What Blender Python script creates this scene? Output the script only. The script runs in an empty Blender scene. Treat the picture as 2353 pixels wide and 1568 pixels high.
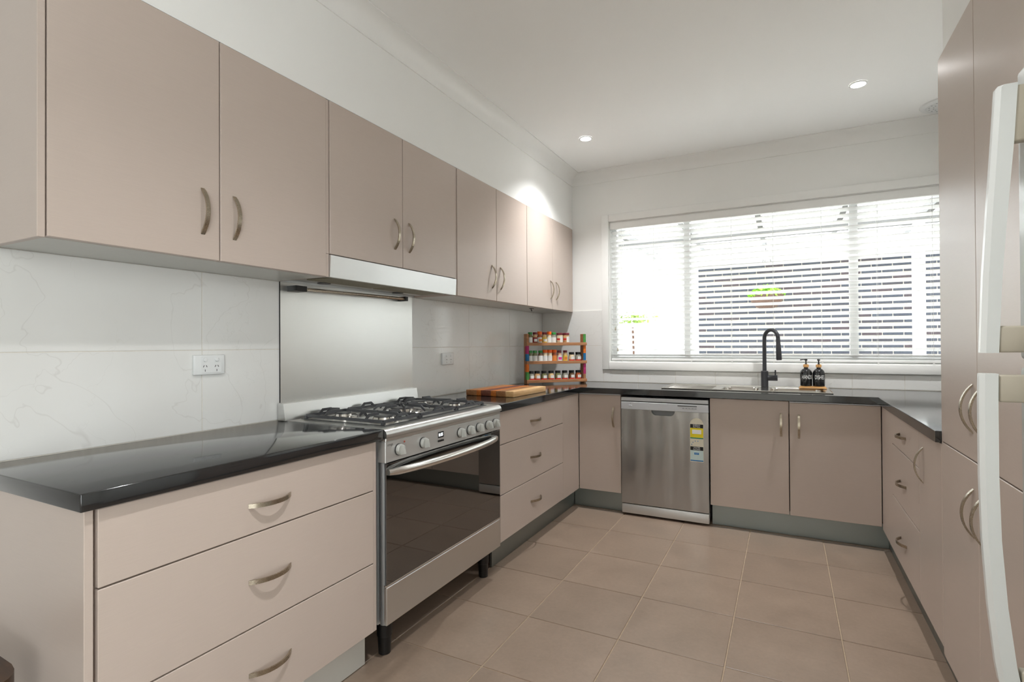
import bpy, bmesh, math, random
from mathutils import Vector, Matrix
random.seed(7)
scene = bpy.context.scene
COL = scene.collection

# ------------------------------------------------------------------ camera, sky, light, exposure
cam_data = bpy.data.cameras.new('camera'); cam = bpy.data.objects.new('camera', cam_data); COL.objects.link(cam)
CAM = Vector((1.941, 0.0, 1.2194)); YAW, PITCH, ROLL = 0.4784, 0.0069, -0.0056
_F = Vector((-math.sin(YAW)*math.cos(PITCH), math.cos(YAW)*math.cos(PITCH), math.sin(PITCH)))
_R = Vector((math.cos(YAW), math.sin(YAW), 0)); _U = _R.cross(_F)
_R2 = _R*math.cos(ROLL) + _U*math.sin(ROLL); _U2 = _U*math.cos(ROLL) - _R*math.sin(ROLL)
cam.matrix_world = Matrix(((_R2.x, _U2.x, -_F.x, CAM.x), (_R2.y, _U2.y, -_F.y, CAM.y), (_R2.z, _U2.z, -_F.z, CAM.z), (0, 0, 0, 1)))
cam_data.sensor_width = 36.0; cam_data.lens = 36.0*1213.79/2353.0; cam_data.clip_start = 0.02
scene.camera = cam
scene.view_settings.view_transform = 'Standard'; scene.view_settings.look = 'None'
scene.view_settings.gamma = 1.0; scene.view_settings.use_curve_mapping = False
scene.view_settings.exposure = 2.17
world = bpy.data.worlds.new('overcast_sky'); scene.world = world; world.use_nodes = True
SKY = 1.75
world.node_tree.nodes['Background'].inputs[0].default_value = (0.96, 0.98, 1.0, 1)
world.node_tree.nodes['Background'].inputs[1].default_value = SKY
LAMP = 28.0          # watts of each downlight
def daylight(name, loc, rot, sx, sy, power, col=(1.0, 0.985, 0.96)):
    l = bpy.data.lights.new(name, 'AREA'); l.shape = 'RECTANGLE'; l.size = sx; l.size_y = sy; l.energy = power; l.color = col; l.cycles.is_portal = True
    o = bpy.data.objects.new(name, l); COL.objects.link(o); o.location = loc; o.rotation_euler = rot
    return o
daylight('daylight_through_added_door', (3.16, -2.0, 1.25), (0, math.radians(90), 0), 2.5, 2.6, 75)  # sky portal of the unseen door added as fill light
daylight('daylight_through_kitchen_window', (1.775, 4.475, 1.66), (math.radians(-90), 0, 0), 2.25, 1.12, 16)

# ------------------------------------------------------------------ materials
def lin(h):
    if isinstance(h, str):
        c = [int(h[i:i+2], 16)/255 for i in (0, 2, 4)]
    else:
        c = [v/255 for v in h]
    return tuple((v/12.92 if v <= 0.04045 else ((v+0.055)/1.055)**2.4) for v in c) + (1.0,)
MATS = {}
class NT:
    def __init__(s, name):
        m = bpy.data.materials.new(name); m.use_nodes = True; s.m = m; s.t = m.node_tree
        s.b = s.t.nodes['Principled BSDF']; s.out = s.t.nodes['Material Output']; MATS[name] = m
    def n(s, typ, **kw):
        nd = s.t.nodes.new(typ)
        for k, v in kw.items(): setattr(nd, k, v)
        return nd
    def l(s, a, b): s.t.links.new(a, b)
    def pos(s, scale=(1, 1, 1), rot=(0, 0, 0)):
        g = s.n('ShaderNodeNewGeometry'); mp = s.n('ShaderNodeMapping'); mp.inputs['Scale'].default_value = scale
        mp.inputs['Rotation'].default_value = rot
        s.l(g.outputs['Position'], mp.inputs['Vector']); return mp.outputs[0]
    def obj(s, scale=(1, 1, 1)):
        g = s.n('ShaderNodeTexCoord'); mp = s.n('ShaderNodeMapping'); mp.inputs['Scale'].default_value = scale
        s.l(g.outputs['Object'], mp.inputs['Vector']); return mp.outputs[0]
    def noise(s, vec, scale, detail=3, rough=0.5, dist=0.0):
        nd = s.n('ShaderNodeTexNoise'); nd.inputs['Scale'].default_value = scale; nd.inputs['Detail'].default_value = detail
        nd.inputs['Roughness'].default_value = rough; nd.inputs['Distortion'].default_value = dist
        s.l(vec, nd.inputs['Vector']); return nd.outputs['Fac']
    def ramp(s, fac, stops):
        nd = s.n('ShaderNodeValToRGB'); e = nd.color_ramp.elements
        while len(e) > 1: e.remove(e[-1])
        for i, (p, c) in enumerate(stops):
            el = e[0] if i == 0 else e.new(p)
            el.position = p; el.color = c
        s.l(fac, nd.inputs[0]); return nd.outputs[0]
    def math(s, op, a, b=None, clamp=False):
        nd = s.n('ShaderNodeMath', operation=op, use_clamp=clamp)
        for i, v in enumerate((a, b)):
            if v is None: continue
            if isinstance(v, (int, float)): nd.inputs[i].default_value = v
            else: s.l(v, nd.inputs[i])
        return nd.outputs[0]
    def mix(s, fac, a, b, mode='MIX'):
        nd = s.n('ShaderNodeMix', data_type='RGBA', blend_type=mode)
        for i, v in ((0, fac), (6, a), (7, b)):
            if isinstance(v, (int, float)): nd.inputs[i].default_value = v
            elif isinstance(v, tuple): nd.inputs[i].default_value = v
            else: s.l(v, nd.inputs[i])
        return nd.outputs[2]
    def bump(s, h, strength, dist=0.002):
        nd = s.n('ShaderNodeBump'); nd.inputs['Strength'].default_value = strength; nd.inputs['Distance'].default_value = dist
        s.l(h, nd.inputs['Height']); s.l(nd.outputs[0], s.b.inputs['Normal'])
    def col(s, c):
        if isinstance(c, tuple): s.b.inputs['Base Color'].default_value = c
        else: s.l(c, s.b.inputs['Base Color'])
    def rough(s, r):
        if isinstance(r, (int, float)): s.b.inputs['Roughness'].default_value = r
        else: s.l(r, s.b.inputs['Roughness'])
    def set(s, **kw):
        for k, v in kw.items(): s.b.inputs[k.replace('_', ' ')].default_value = v
        return s
def scale_c(c, k): return (c[0]*k, c[1]*k, c[2]*k, 1)

def plain(name, h, rough=0.5, metal=0.0, var=0.04, nscale=30.0, bump=0.0, coat=0.0, spec=0.5, stretch=(1, 1, 1)):
    t = NT(name); c = lin(h)
    f = t.noise(t.obj(stretch), nscale)
    t.col(t.ramp(f, [(0.3, scale_c(c, 1-var)), (0.7, scale_c(c, 1+var))]))
    t.rough(rough); t.set(Metallic=metal, Specular_IOR_Level=spec, Coat_Weight=coat)
    if bump: t.bump(f, bump)
    return t.m

plain('wall_paint', 'f4f4f1', 0.75, var=0.008, nscale=4)
plain('ceiling_paint', 'fafaf8', 0.8, var=0.006, nscale=4)
plain('trim_paint', 'f4f4f1', 0.45, var=0.006)
plain('blind_white', 'efefed', 0.4, var=0.01)
plain('window_white', 'f0f1f0', 0.35, var=0.01)
plain('grout', 'd9d3c8', 0.9, var=0.06, nscale=80)
plain('floor_grout', 'a8957f', 0.95, var=0.1, nscale=60)
plain('plastic_white', 'e9ebea', 0.3, var=0.006)
plain('fridge_white', 'dfe2e0', 0.22, var=0.006)
plain('fridge_mount', 'b9b1a0', 0.45, var=0.02)
plain('black_plastic', '141414', 0.4, var=0.08)
plain('black_rubber', '111111', 0.6, var=0.08)
plain('dark_gap', '1b1a18', 0.8, var=0.05)
plain('cast_iron', '3a3b3e', 0.42, var=0.12, nscale=120, bump=0.15)
plain('enamel_dark', '2c2d2e', 0.35, var=0.05)
plain('knob_grey', 'b9bab5', 0.35, metal=0.25, var=0.02)
plain('silver_plastic', 'c9ccd0', 0.35, metal=0.2, var=0.01)
plain('tap_black', '35363a', 0.42, metal=0.1, var=0.05)
plain('bottle_black', '17181a', 0.12, var=0.05, coat=0.3)
plain('print_white', 'f2f2f0', 0.6, var=0.0)
plain('print_black', '101010', 0.6, var=0.0)
plain('print_grey', '8f9296', 0.6, var=0.0)
plain('print_yellow', 'ecd81c', 0.5, var=0.01)
plain('print_green', '118a66', 0.5, var=0.01)
plain('print_blue', '1877b8', 0.5, var=0.01)
plain('print_cream', 'ded8c4', 0.5, var=0.03)
plain('print_pale_blue', 'c9dcda', 0.5, var=0.03)
plain('lamp_red', 'a8503c', 0.4, var=0.0)
plain('paint_green', '4f9a48', 0.6, var=0.2, nscale=60)
plain('paint_pink', 'b8306e', 0.6, var=0.12, nscale=60)
plain('paint_blue', '1572ab', 0.6, var=0.12, nscale=60)
plain('paint_orange', 'e8761c', 0.6, var=0.12, nscale=60)
plain('lid_green', '2f8f3c', 0.4); plain('lid_orange', 'f46a12', 0.4); plain('lid_maroon', '7a2a34', 0.35); plain('lid_black', '16181a', 0.35)
plain('label_white', 'eef0ec', 0.5, var=0.02); plain('label_red', 'cf2a24', 0.5, var=0.1, nscale=300)
plain('label_maroon', '8c2026', 0.5, var=0.15, nscale=300); plain('label_yellow', 'e8c54a', 0.5, var=0.12, nscale=300)
plain('label_pink', 'e040a0', 0.5, var=0.1); plain('label_orange', 'e58a3c', 0.5, var=0.15, nscale=300)
for nm, h in dict(spice_tan='d3a978', spice_sand='e0bd86', spice_olive='7c7f55', spice_brown='6f5136', spice_rust='a9552f', spice_cream='e6d2b0', spice_grey='9c9b8d', spice_peach='e2b59a').items():
    plain(nm, h, 0.25, var=0.16, nscale=260, coat=0.4)
plain('terracotta', '4a362b', 0.9, var=0.3, nscale=60, bump=0.4)
plain('leaf', '74b016', 0.5, var=0.35, nscale=25)
plain('shrub_leaf', '6f8a35', 0.6, var=0.3, nscale=12)
plain('post_white', 'eff1f0', 0.5, var=0.01)
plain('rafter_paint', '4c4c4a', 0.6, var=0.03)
plain('patio_concrete', 'd8d6d0', 0.9, var=0.04, nscale=3)
plain('render_white', 'f3f2ee', 0.9, var=0.02, nscale=3)
plain('mortar', 'a39d92', 0.95, var=0.06, nscale=40)
plain('cord_white', 'dededb', 0.7)
plain('stool_wood', '3a2412', 0.35, var=0.35, nscale=18, stretch=(1, 8, 1))
plain('bamboo', 'd9a566', 0.5, var=0.1, nscale=25, stretch=(1, 1, 6))
plain('chrome', 'd8d8d6', 0.12, metal=1.0, var=0.01)
plain('rack_wire', 'e2ddd0', 0.35, metal=0.4, var=0.0)
plain('filter_grime', '8c8672', 0.5, metal=0.7, var=0.2, nscale=200)
plain('hook_metal', '1d1c1b', 0.4, metal=0.5)

def cabinet_mat():
    t = NT('cabinet_laminate'); c = lin('c3b4a9')
    f = t.noise(t.pos((6, 6, 260)), 3.0, 4); g = t.noise(t.pos(), 1.4, 2)
    a = t.ramp(f, [(0.3, scale_c(c, 0.975)), (0.7, scale_c(c, 1.02))])
    b = t.ramp(g, [(0.3, (0.975, 0.975, 0.975, 1)), (0.7, (1.015, 1.015, 1.015, 1))])
    t.col(t.mix(1.0, a, b, 'MULTIPLY')); t.rough(0.32); t.set(Specular_IOR_Level=0.5); t.bump(f, 0.03, 0.001)
cabinet_mat()
plain('cabinet_under', 'c9c9c2', 0.3, var=0.02)
plain('cabinet_core', '6e6055', 0.8)

def worktop_mat():
    t = NT('worktop_black'); f = t.noise(t.pos(), 380, 2)
    t.col(t.ramp(f, [(0.35, lin('141517')), (0.62, lin('1d1f21')), (0.75, lin('282a2d'))])); t.rough(0.09); t.set(Specular_IOR_Level=1.0)
worktop_mat()

def floor_tile_mat():
    t = NT('floor_tile'); p = t.pos(); oi = t.n('ShaderNodeObjectInfo')
    off = t.n('ShaderNodeVectorMath', operation='ADD'); t.l(p, off.inputs[0])
    sc = t.n('ShaderNodeVectorMath', operation='SCALE'); sc.inputs['Scale'].default_value = 9
    comb = t.n('ShaderNodeCombineXYZ'); t.l(oi.outputs['Random'], comb.inputs[0]); t.l(oi.outputs['Random'], comb.inputs[1])
    t.l(comb.outputs[0], sc.inputs[0]); t.l(sc.outputs[0], off.inputs[1])
    v = off.outputs[0]; c = lin('8d7b6c')
    n1 = t.noise(v, 5, 6, 0.65); n2 = t.noise(v, 60, 4, 0.7)
    a = t.ramp(n1, [(0.28, scale_c(c, 0.86)), (0.5, c), (0.75, scale_c(c, 1.13))])
    b = t.ramp(n2, [(0.3, (0.93, 0.93, 0.93, 1)), (0.7, (1.05, 1.05, 1.04, 1))])
    ra = t.ramp(oi.outputs['Random'], [(0, (0.96, 0.96, 0.96, 1)), (1, (1.04, 1.035, 1.03, 1))])
    t.col(t.mix(1.0, t.mix(1.0, a, b, 'MULTIPLY'), ra, 'MULTIPLY'))
    t.rough(t.ramp(n1, [(0.3, (0.30,)*3+(1,)), (0.7, (0.4,)*3+(1,))])); t.bump(n2, 0.05, 0.001)
floor_tile_mat()

def wall_tile_mat():
    t = NT('wall_tile'); p = t.pos()
    w = t.noise(p, 4.5, 4, 0.55, 0.2); w2 = t.noise(p, 2.6, 4, 0.5, 0.5); m = t.noise(p, 2.3, 2)
    def vein(x, wid):
        d = t.math('ABSOLUTE', t.math('SUBTRACT', x, 0.5))
        return t.math('SUBTRACT', 1.0, t.math('DIVIDE', d, wid), clamp=True)
    v1 = t.math('MULTIPLY', vein(w, 0.004), t.math('MULTIPLY', t.math('SUBTRACT', m, 0.42), 3.5, clamp=True))
    v2 = t.math('MULTIPLY', vein(w2, 0.004), 0.55)
    v = t.math('MULTIPLY', t.math('MAXIMUM', v1, v2), 0.30)
    base = t.ramp(t.noise(p, 1.8, 4), [(0.3, lin('e4e3df')), (0.7, lin('ebebe8'))])
    t.col(t.mix(v, base, lin('a39c92'))); t.rough(0.09); t.set(Specular_IOR_Level=0.5)
wall_tile_mat()

def steel(name, h, rough, stretch, streak=0.0, wav=(1, 1, 1), wscale=3.0, metal=1.0):
    t = NT(name); c = lin(h); f = t.noise(t.pos(stretch), 4.0, 3, 0.6)
    t.col(t.ramp(f, [(0.3, scale_c(c, 0.985)), (0.7, scale_c(c, 1.01))])); t.set(Metallic=metal)
    t.rough(t.ramp(f, [(0.3, (rough*0.95,)*3+(1,)), (0.7, (rough*1.05,)*3+(1,))]))
    if streak: t.bump(t.noise(t.pos(wav), wscale, 1, 0.4), streak, 0.02)
steel('steel_splash', 'e6e6e2', 0.36, (300, 3, 300), 0.10, (1, 2.2, 0.5), 3.2)
steel('steel_brushed', 'd6d6d4', 0.3, (300, 4, 300))
steel('steel_panel', 'd4d5d4', 0.42, (300, 300, 6), metal=0.8)
steel('steel_door', 'b4b4b3', 0.2, (300, 300, 4), 0.5, (3.4, 1, 0.45), 2.3, metal=0.95)
steel('steel_side', '8b8c8d', 0.5, (300, 300, 6), metal=0.7)
steel('steel_sink', 'cfccc6', 0.2, (200, 200, 200))
steel('handle_nickel', 'b3a998', 0.27, (150, 150, 150))
steel('handle_chrome', 'e2e0dc', 0.22, (200, 200, 200))
steel('kick_aluminium', '9aa19f', 0.42, (8, 8, 400))
steel('kick_lit', 'dcdcd6', 0.5, (8, 8, 400), metal=0.35)  # paler copy of the kick finish, light on the near board put into colour

def glass(name, tint, fac):
    t = NT(name); t.t.nodes.remove(t.b)
    tr = t.n('ShaderNodeBsdfTransparent'); tr.inputs[0].default_value = tint
    gl = t.n('ShaderNodeBsdfGlossy'); gl.inputs['Roughness'].default_value = 0.02; gl.inputs[0].default_value = (1, 1, 1, 1)
    fr = t.n('ShaderNodeFresnel'); fr.inputs['IOR'].default_value = fac
    mx = t.n('ShaderNodeMixShader'); t.l(fr.outputs[0], mx.inputs[0]); t.l(tr.outputs[0], mx.inputs[1]); t.l(gl.outputs[0], mx.inputs[2])
    t.l(mx.outputs[0], t.out.inputs[0])
glass('window_glass', (0.97, 0.985, 0.98, 1), 1.25)
glass('oven_glass', (0.05, 0.05, 0.05, 1), 2.6)
def emit(name, col, st):
    t = NT(name); t.set(Emission_Strength=st); t.b.inputs['Emission Color'].default_value = col; t.col(lin('f4f4f4'))
emit('downlight_glow', (1.0, 0.985, 0.965, 1), 14.0)
emit('clock_glow', (0.85, 0.95, 1.0, 1), 1.4)

def brick_mat():
    t = NT('brick'); oi = t.n('ShaderNodeObjectInfo'); f = t.noise(t.pos(), 45, 4, 0.7)
    c = t.ramp(oi.outputs['Random'], [(0.0, lin('272b35')), (0.45, lin('2f343d')), (0.75, lin('2b2a30')), (1.0, lin('352b2f'))])
    b = t.ramp(f, [(0.3, (0.7, 0.7, 0.72, 1)), (0.7, (1.3, 1.3, 1.3, 1))])
    t.col(t.mix(1.0, c, b, 'MULTIPLY')); t.rough(0.8); t.bump(f, 0.4, 0.004)
brick_mat()
def wood(name, h, h2, stretch=(3, 40, 40)):
    t = NT(name); f = t.noise(t.obj(stretch), 2.2, 5, 0.6, 0.6)
    t.col(t.ramp(f, [(0.3, lin(h2)), (0.65, lin(h))])); t.rough(0.45)
wood('rack_wood', 'c08a60', '9a6742')
wood('strip_tan', 'a8764a', '8a5a34', (30, 3, 30)); wood('strip_orange', 'cf7a2c', 'a85716', (30, 3, 30)); wood('strip_dark', '78402a', '54291a', (30, 3, 30))
wood('strip_light', 'e6bd88', 'd3a368', (30, 3, 30)); wood('strip_pink', 'd39a78', 'b97d5c', (30, 3, 30))

# ------------------------------------------------------------------ building helpers
WL = {}          # world (or local-frame) position of every object's origin
def link(o): COL.objects.link(o); return o
def thing(name, label, cat, loc, group=None, local=False, rotz=0.0, kind=None):
    o = link(bpy.data.objects.new(name, None)); o.location = loc; o.rotation_euler = (0, 0, rotz); o.empty_display_size = 0.05
    WL[o] = Vector((0, 0, 0)) if local else Vector(loc)
    tag(o, label, cat, group, kind); return o
def tag(o, label=None, cat=None, group=None, kind=None):
    for k, v in (('label', label), ('category', cat), ('group', group), ('kind', kind)):
        if v: o[k] = v
    return o
def place(name, me, origin, parent):
    o = link(bpy.data.objects.new(name, me)); WL[o] = Vector(origin)
    if parent is not None:
        o.parent = parent; o.location = Vector(origin) - WL[parent]
    else: o.location = origin
    return o
def mesh_from(verts, faces, mats, midx=None, smooth=False):
    me = bpy.data.meshes.new('m'); me.from_pydata(verts, [], faces); me.update()
    for m in (mats if isinstance(mats, (list, tuple)) else [mats]): me.materials.append(MATS[m])
    if midx: me.polygons.foreach_set('material_index', midx)
    bm = bmesh.new(); bm.from_mesh(me); bmesh.ops.recalc_face_normals(bm, faces=bm.faces); bm.to_mesh(me); bm.free()
    if smooth: me.polygons.foreach_set('use_smooth', [True]*len(me.polygons)); me.set_sharp_from_angle(angle=math.radians(35))
    me.update(); return me
def M(name, vf, mats, parent=None, smooth=False, midx=None):
    verts, faces = vf
    lo = Vector((min(v[0] for v in verts), min(v[1] for v in verts), min(v[2] for v in verts)))
    hi = Vector((max(v[0] for v in verts), max(v[1] for v in verts), max(v[2] for v in verts)))
    c = (lo+hi)/2; c.z = lo.z
    return place(name, mesh_from([tuple(Vector(v)-c) for v in verts], faces, mats, midx, smooth), c, parent)
_boxcache = {}
def box_mesh(sx, sy, sz, mat, bev=0.0, seg=1):
    k = (round(sx, 5), round(sy, 5), round(sz, 5), mat, bev, seg)
    if k in _boxcache: return _boxcache[k]
    bm = bmesh.new(); bmesh.ops.create_cube(bm, size=1.0)
    for v in bm.verts: v.co = (v.co.x*sx, v.co.y*sy, v.co.z*sz)
    if bev > 0:
        b = min(bev, 0.45*min(sx, sy, sz))
        bmesh.ops.bevel(bm, geom=bm.edges[:], offset=b, segments=seg, profile=0.5, affect='EDGES')
    me = bpy.data.meshes.new('box'); bm.to_mesh(me); bm.free(); me.materials.append(MATS[mat])
    if bev > 0 and seg > 1:
        me.polygons.foreach_set('use_smooth', [True]*len(me.polygons)); me.set_sharp_from_angle(angle=math.radians(50))
    _boxcache[k] = me; return me
def B(name, x, y, z, mat, parent=None, bev=0.0015, seg=1):
    c = ((x[0]+x[1])/2, (y[0]+y[1])/2, (z[0]+z[1])/2)
    return place(name, box_mesh(abs(x[1]-x[0]), abs(y[1]-y[0]), abs(z[1]-z[0]), mat, bev, seg), c, parent)
def join(*parts):
    V, Fc = [], []
    for v, f in parts:
        o = len(V); V += [tuple(p) for p in v]; Fc += [tuple(i+o for i in q) for q in f]
    return V, Fc
def bx(x0, x1, y0, y1, z0, z1):
    return ([(x0, y0, z0), (x1, y0, z0), (x1, y1, z0), (x0, y1, z0), (x0, y0, z1), (x1, y0, z1), (x1, y1, z1), (x0, y1, z1)],
            [(0, 3, 2, 1), (4, 5, 6, 7), (0, 1, 5, 4), (1, 2, 6, 5), (2, 3, 7, 6), (3, 0, 4, 7)])
def prism(poly, axis, a, b):
    """2-D outline extruded along an axis; poly in the two other axes, in x,y,z order"""
    def P(u, v, w): return {'x': (w, u, v), 'y': (u, w, v), 'z': (u, v, w)}[axis]
    n = len(poly); V = [P(u, v, a) for u, v in poly] + [P(u, v, b) for u, v in poly]
    return V, [tuple(range(n)), tuple(range(2*n-1, n-1, -1))] + [(i, (i+1) % n, n+(i+1) % n, n+i) for i in range(n)]
def lathe(prof, c=(0, 0, 0), n=20, axis='z', cap=True):
    V, Fc = [], []
    for r, h in prof:
        for i in range(n):
            a = 2*math.pi*i/n; u, v = r*math.cos(a), r*math.sin(a)
            p = {'z': (u, v, h), 'x': (h, u, v), 'y': (u, h, v)}[axis]
            V.append((p[0]+c[0], p[1]+c[1], p[2]+c[2]))
    for j in range(len(prof)-1):
        for i in range(n): Fc.append((j*n+i, j*n+(i+1) % n, (j+1)*n+(i+1) % n, (j+1)*n+i))
    if cap: Fc.append(tuple(range(n))); Fc.append(tuple(range((len(prof)-1)*n, len(prof)*n)))
    return V, Fc
def tube(pts, r, n=10, rr=None):
    pts = [Vector(p) for p in pts]; V, Fc = [], []; ref = None
    for i, p in enumerate(pts):
        t = (pts[min(i+1, len(pts)-1)] - pts[max(i-1, 0)]).normalized()
        if ref is None: ref = t.orthogonal().normalized()
        ref = (ref - t*ref.dot(t)).normalized(); bn = t.cross(ref); R = rr[i] if rr else r
        for k in range(n):
            a = 2*math.pi*k/n; V.append(tuple(p + ref*math.cos(a)*R + bn*math.sin(a)*R))
    for i in range(len(pts)-1):
        for k in range(n): Fc.append((i*n+k, i*n+(k+1) % n, (i+1)*n+(k+1) % n, (i+1)*n+k))
    Fc.append(tuple(range(n))); Fc.append(tuple(range((len(pts)-1)*n, len(pts)*n)))
    return V, Fc
def strip(pts, wdir, w, ndirs, th):
    """flat bar along pts with width along wdir and thickness along each ndir"""
    V, Fc = [], []; wd = Vector(wdir)
    for p, nd in zip(pts, ndirs):
        p = Vector(p); nd = Vector(nd)
        for a, b in ((-.5, 0), (.5, 0), (.5, 1), (-.5, 1)): V.append(tuple(p + wd*w*a + nd*th*b))
    for i in range(len(pts)-1):
        for k in range(4): Fc.append((i*4+k, i*4+(k+1) % 4, (i+1)*4+(k+1) % 4, (i+1)*4+k))
    Fc.append((0, 1, 2, 3)); m = (len(pts)-1)*4; Fc.append((m+3, m+2, m+1, m)); return V, Fc
_hc = {}
def handle(parent, c, axis, nrm, L=0.148, H=0.031, w=0.013, mat='handle_nickel'):
    """bow handle: a flat bar arched out from the door, ends resting on it"""
    k = (tuple(axis), tuple(nrm))
    if k not in _hc:
        A, N = Vector(axis), Vector(nrm); pts, nd = [], []; n = 14
        Rc = (L*L/4 + H*H)/(2*H); a0 = math.asin(L/2/Rc)
        for i in range(n+1):
            a = -a0 + 2*a0*i/n; rad = A*math.sin(a) + N*math.cos(a)
            pts.append(rad*(Rc-0.005) - N*(Rc-H)); nd.append(rad)
        v, f = strip(pts, A.cross(N), w, nd, 0.005)
        v = [tuple(Vector(p) + N*max(0.0, -Vector(p).dot(N))) for p in v]
        _hc[k] = mesh_from(v, f, mat, smooth=True)
    o = place('handle', _hc[k], Vector(c)+Vector(nrm)*0.0006, parent); return o
def text(name, s, size, mat, parent, origin, right, up, depth=0.0004, align='CENTER', sx=1.0, bend=None):
    cu = bpy.data.curves.new('t', 'FONT'); cu.body = s; cu.size = size; cu.align_x = align; cu.align_y = 'CENTER'; cu.resolution_u = 2
    to = bpy.data.objects.new('t', cu); COL.objects.link(to)
    dg = bpy.context.evaluated_depsgraph_get(); me = bpy.data.meshes.new_from_object(to.evaluated_get(dg))
    bpy.data.objects.remove(to); bpy.data.curves.remove(cu)
    R_, U_ = Vector(right), Vector(up); N_ = R_.cross(U_)
    for v in me.vertices:
        x, y = v.co.x*sx, v.co.y
        if bend:      # wrap round a vertical cylinder of radius bend; origin is its axis
            a = x/bend; v.co = R_*math.sin(a)*(bend+depth) + U_*y + N_*math.cos(a)*(bend+depth)
        else: v.co = R_*x + U_*y + N_*depth
    me.materials.clear(); me.materials.append(MATS[mat]); me.update()
    return place(name, me, origin, parent)

# ------------------------------------------------------------------ measured dimensions (metres)
D = 4.334                      # back wall (tile face)
XC, XD, XU = 0.583, 0.5636, 0.2962
YB, YBD = 3.7144, 3.7345
XR, XP = 2.4158, 2.433
RW = 3.03                      # right wall
HC, TH = 0.90, 0.041
HU, HT, HB = 1.4992, 2.2207, 0.1446
CEIL, REAR = 2.686, -3.5
Y1, Y2, YO = 0.586, 1.541, 2.508
G = 0.0021

# ------------------------------------------------------------------ setting: floor, walls, ceiling
fl = tag(B('floor', (-0.1, RW+0.1), (REAR-0.1, D+0.15), (-0.06, -0.003), 'floor_grout', None, 0), kind='structure')
TS, TX, TY = 0.4097, 0.4961, 1.7301
tile_me = box_mesh(TS-0.005, TS-0.005, 0.0115, 'floor_tile', 0.0015)
for i in range(-1, 6):
    for j in range(-8, 7):
        xc, yc = TX+(i+0.5)*TS, TY+(j+0.5)*TS
        if -0.15 < xc < RW and yc < D-0.1: place('tile', tile_me, (xc, yc, -0.0058), fl)
wl = tag(B('wall_left', (-0.12, -0.008), (REAR, D+0.12), (0, CEIL), 'wall_paint', None, 0), kind='structure')
def wtile(parent, axis, a0, a1, z0, z1):
    g = 0.0012
    if axis == 'x': B('wall_tile', (-0.0078, 0.0), (a0+g, a1-g), (z0+g, z1-g), 'wall_tile', parent, 0.0008)
    else: B('wall_tile', (a0+g, a1-g), (D, D+0.0078), (z0+g, z1-g), 'wall_tile', parent, 0.0008)
for (a, b) in ((0.022, 0.622), (0.622, 1.222), (1.222, 1.822), (1.822, 2.422), (2.422, 3.10), (3.10, 3.70), (3.70, D)):
    wtile(wl, 'x', a, b, 0.902, 1.205); wtile(wl, 'x', a, b, 1.205, 1.4985)
M('grout_bed', bx(-0.0079, -0.0012, 0.022, D, 0.9, 1.4985), 'grout', wl)
WX0, WX1, WZ0, WZ1 = 0.62, 2.93, 1.07, 2.25
wb = tag(M('wall_back', join(bx(-0.12, RW+0.12, D+0.0082, D+0.13, 0, WZ0), bx(-0.12, RW+0.12, D+0.0082, D+0.13, WZ1, CEIL),
        bx(-0.12, WX0, D+0.0082, D+0.13, WZ0, WZ1), bx(WX1, RW+0.12, D+0.0082, D+0.13, WZ0, WZ1)), 'wall_paint'), kind='structure')
for (a, b) in ((0.0, 0.5675),):
    wtile(wb, 'y', a, b, 0.902, 1.2055); wtile(wb, 'y', a, b, 1.2055, 1.509)
xs = [0.5675, 0.86, 1.159, 1.457, 1.755, 2.05, 2.346, 2.643, RW-0.005]
for a, b in zip(xs[:-1], xs[1:]): wtile(wb, 'y', a, b, 0.902, 1.0)
M('grout_bed', join(bx(0, 0.567, D+0.0012, D+0.008, 0.9, 1.508), bx(0.567, RW-0.005, D+0.0012, D+0.008, 0.9, 1.0)), 'grout', wb)
DY0, DY1, DZ1 = -3.3, -0.7, 2.5
tag(M('wall_right', join(bx(RW, RW+0.12, REAR, DY0, 0, CEIL), bx(RW, RW+0.12, DY1, D+0.12, 0, CEIL), bx(RW, RW+0.12, DY0, DY1, DZ1, CEIL)), 'wall_paint'), kind='structure')
tag(B('wall_rear', (-0.12, RW+0.12), (REAR-0.12, REAR), (0, CEIL), 'wall_paint', None, 0), kind='structure')
tag(B('wall_shade_stub', (-0.0079, 0.85), (-0.36, -0.25), (0, CEIL-0.0005), 'wall_paint', None, 0), kind='structure')  # unseen stub wall added to shade the cabinet end panels
tag(B('ceiling', (-0.12, RW+0.12), (REAR-0.12, D+0.12), (CEIL, CEIL+0.05), 'ceiling_paint', None, 0), kind='structure')
tag(B('wall_left_bulkhead', (-0.0079, 0.29), (0.617, D+0.008), (HT+0.004, CEIL-0.0005), 'wall_paint', None, 0), kind='structure')
tag(B('wall_right_bulkhead', (2.449, RW-0.001), (-0.4, 2.39), (2.236, CEIL-0.0005), 'wall_paint', None, 0), kind='structure')
# unseen glazed door added in the right wall for fill daylight, behind the camera
dr = thing('added_door_1', None, None, (RW+0.06, -1.1, 0), kind='structure')
dx0, dx1 = RW+0.03, RW+0.10
M('door_frame', join(bx(dx0, dx1, DY0+0.001, DY0+0.06, 0, DZ1-0.001), bx(dx0, dx1, DY1-0.06, DY1-0.001, 0, DZ1-0.001), bx(dx0, dx1, DY0+0.06, DY1-0.06, DZ1-0.06, DZ1-0.001), bx(dx0, dx1, DY0+0.06, DY1-0.06, 0, 0.06)), 'window_white', dr)
B('pane', (RW+0.06, RW+0.066), (DY0+0.06, DY1-0.06), (0.06, DZ1-0.06), 'window_glass', dr, 0)
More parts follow.
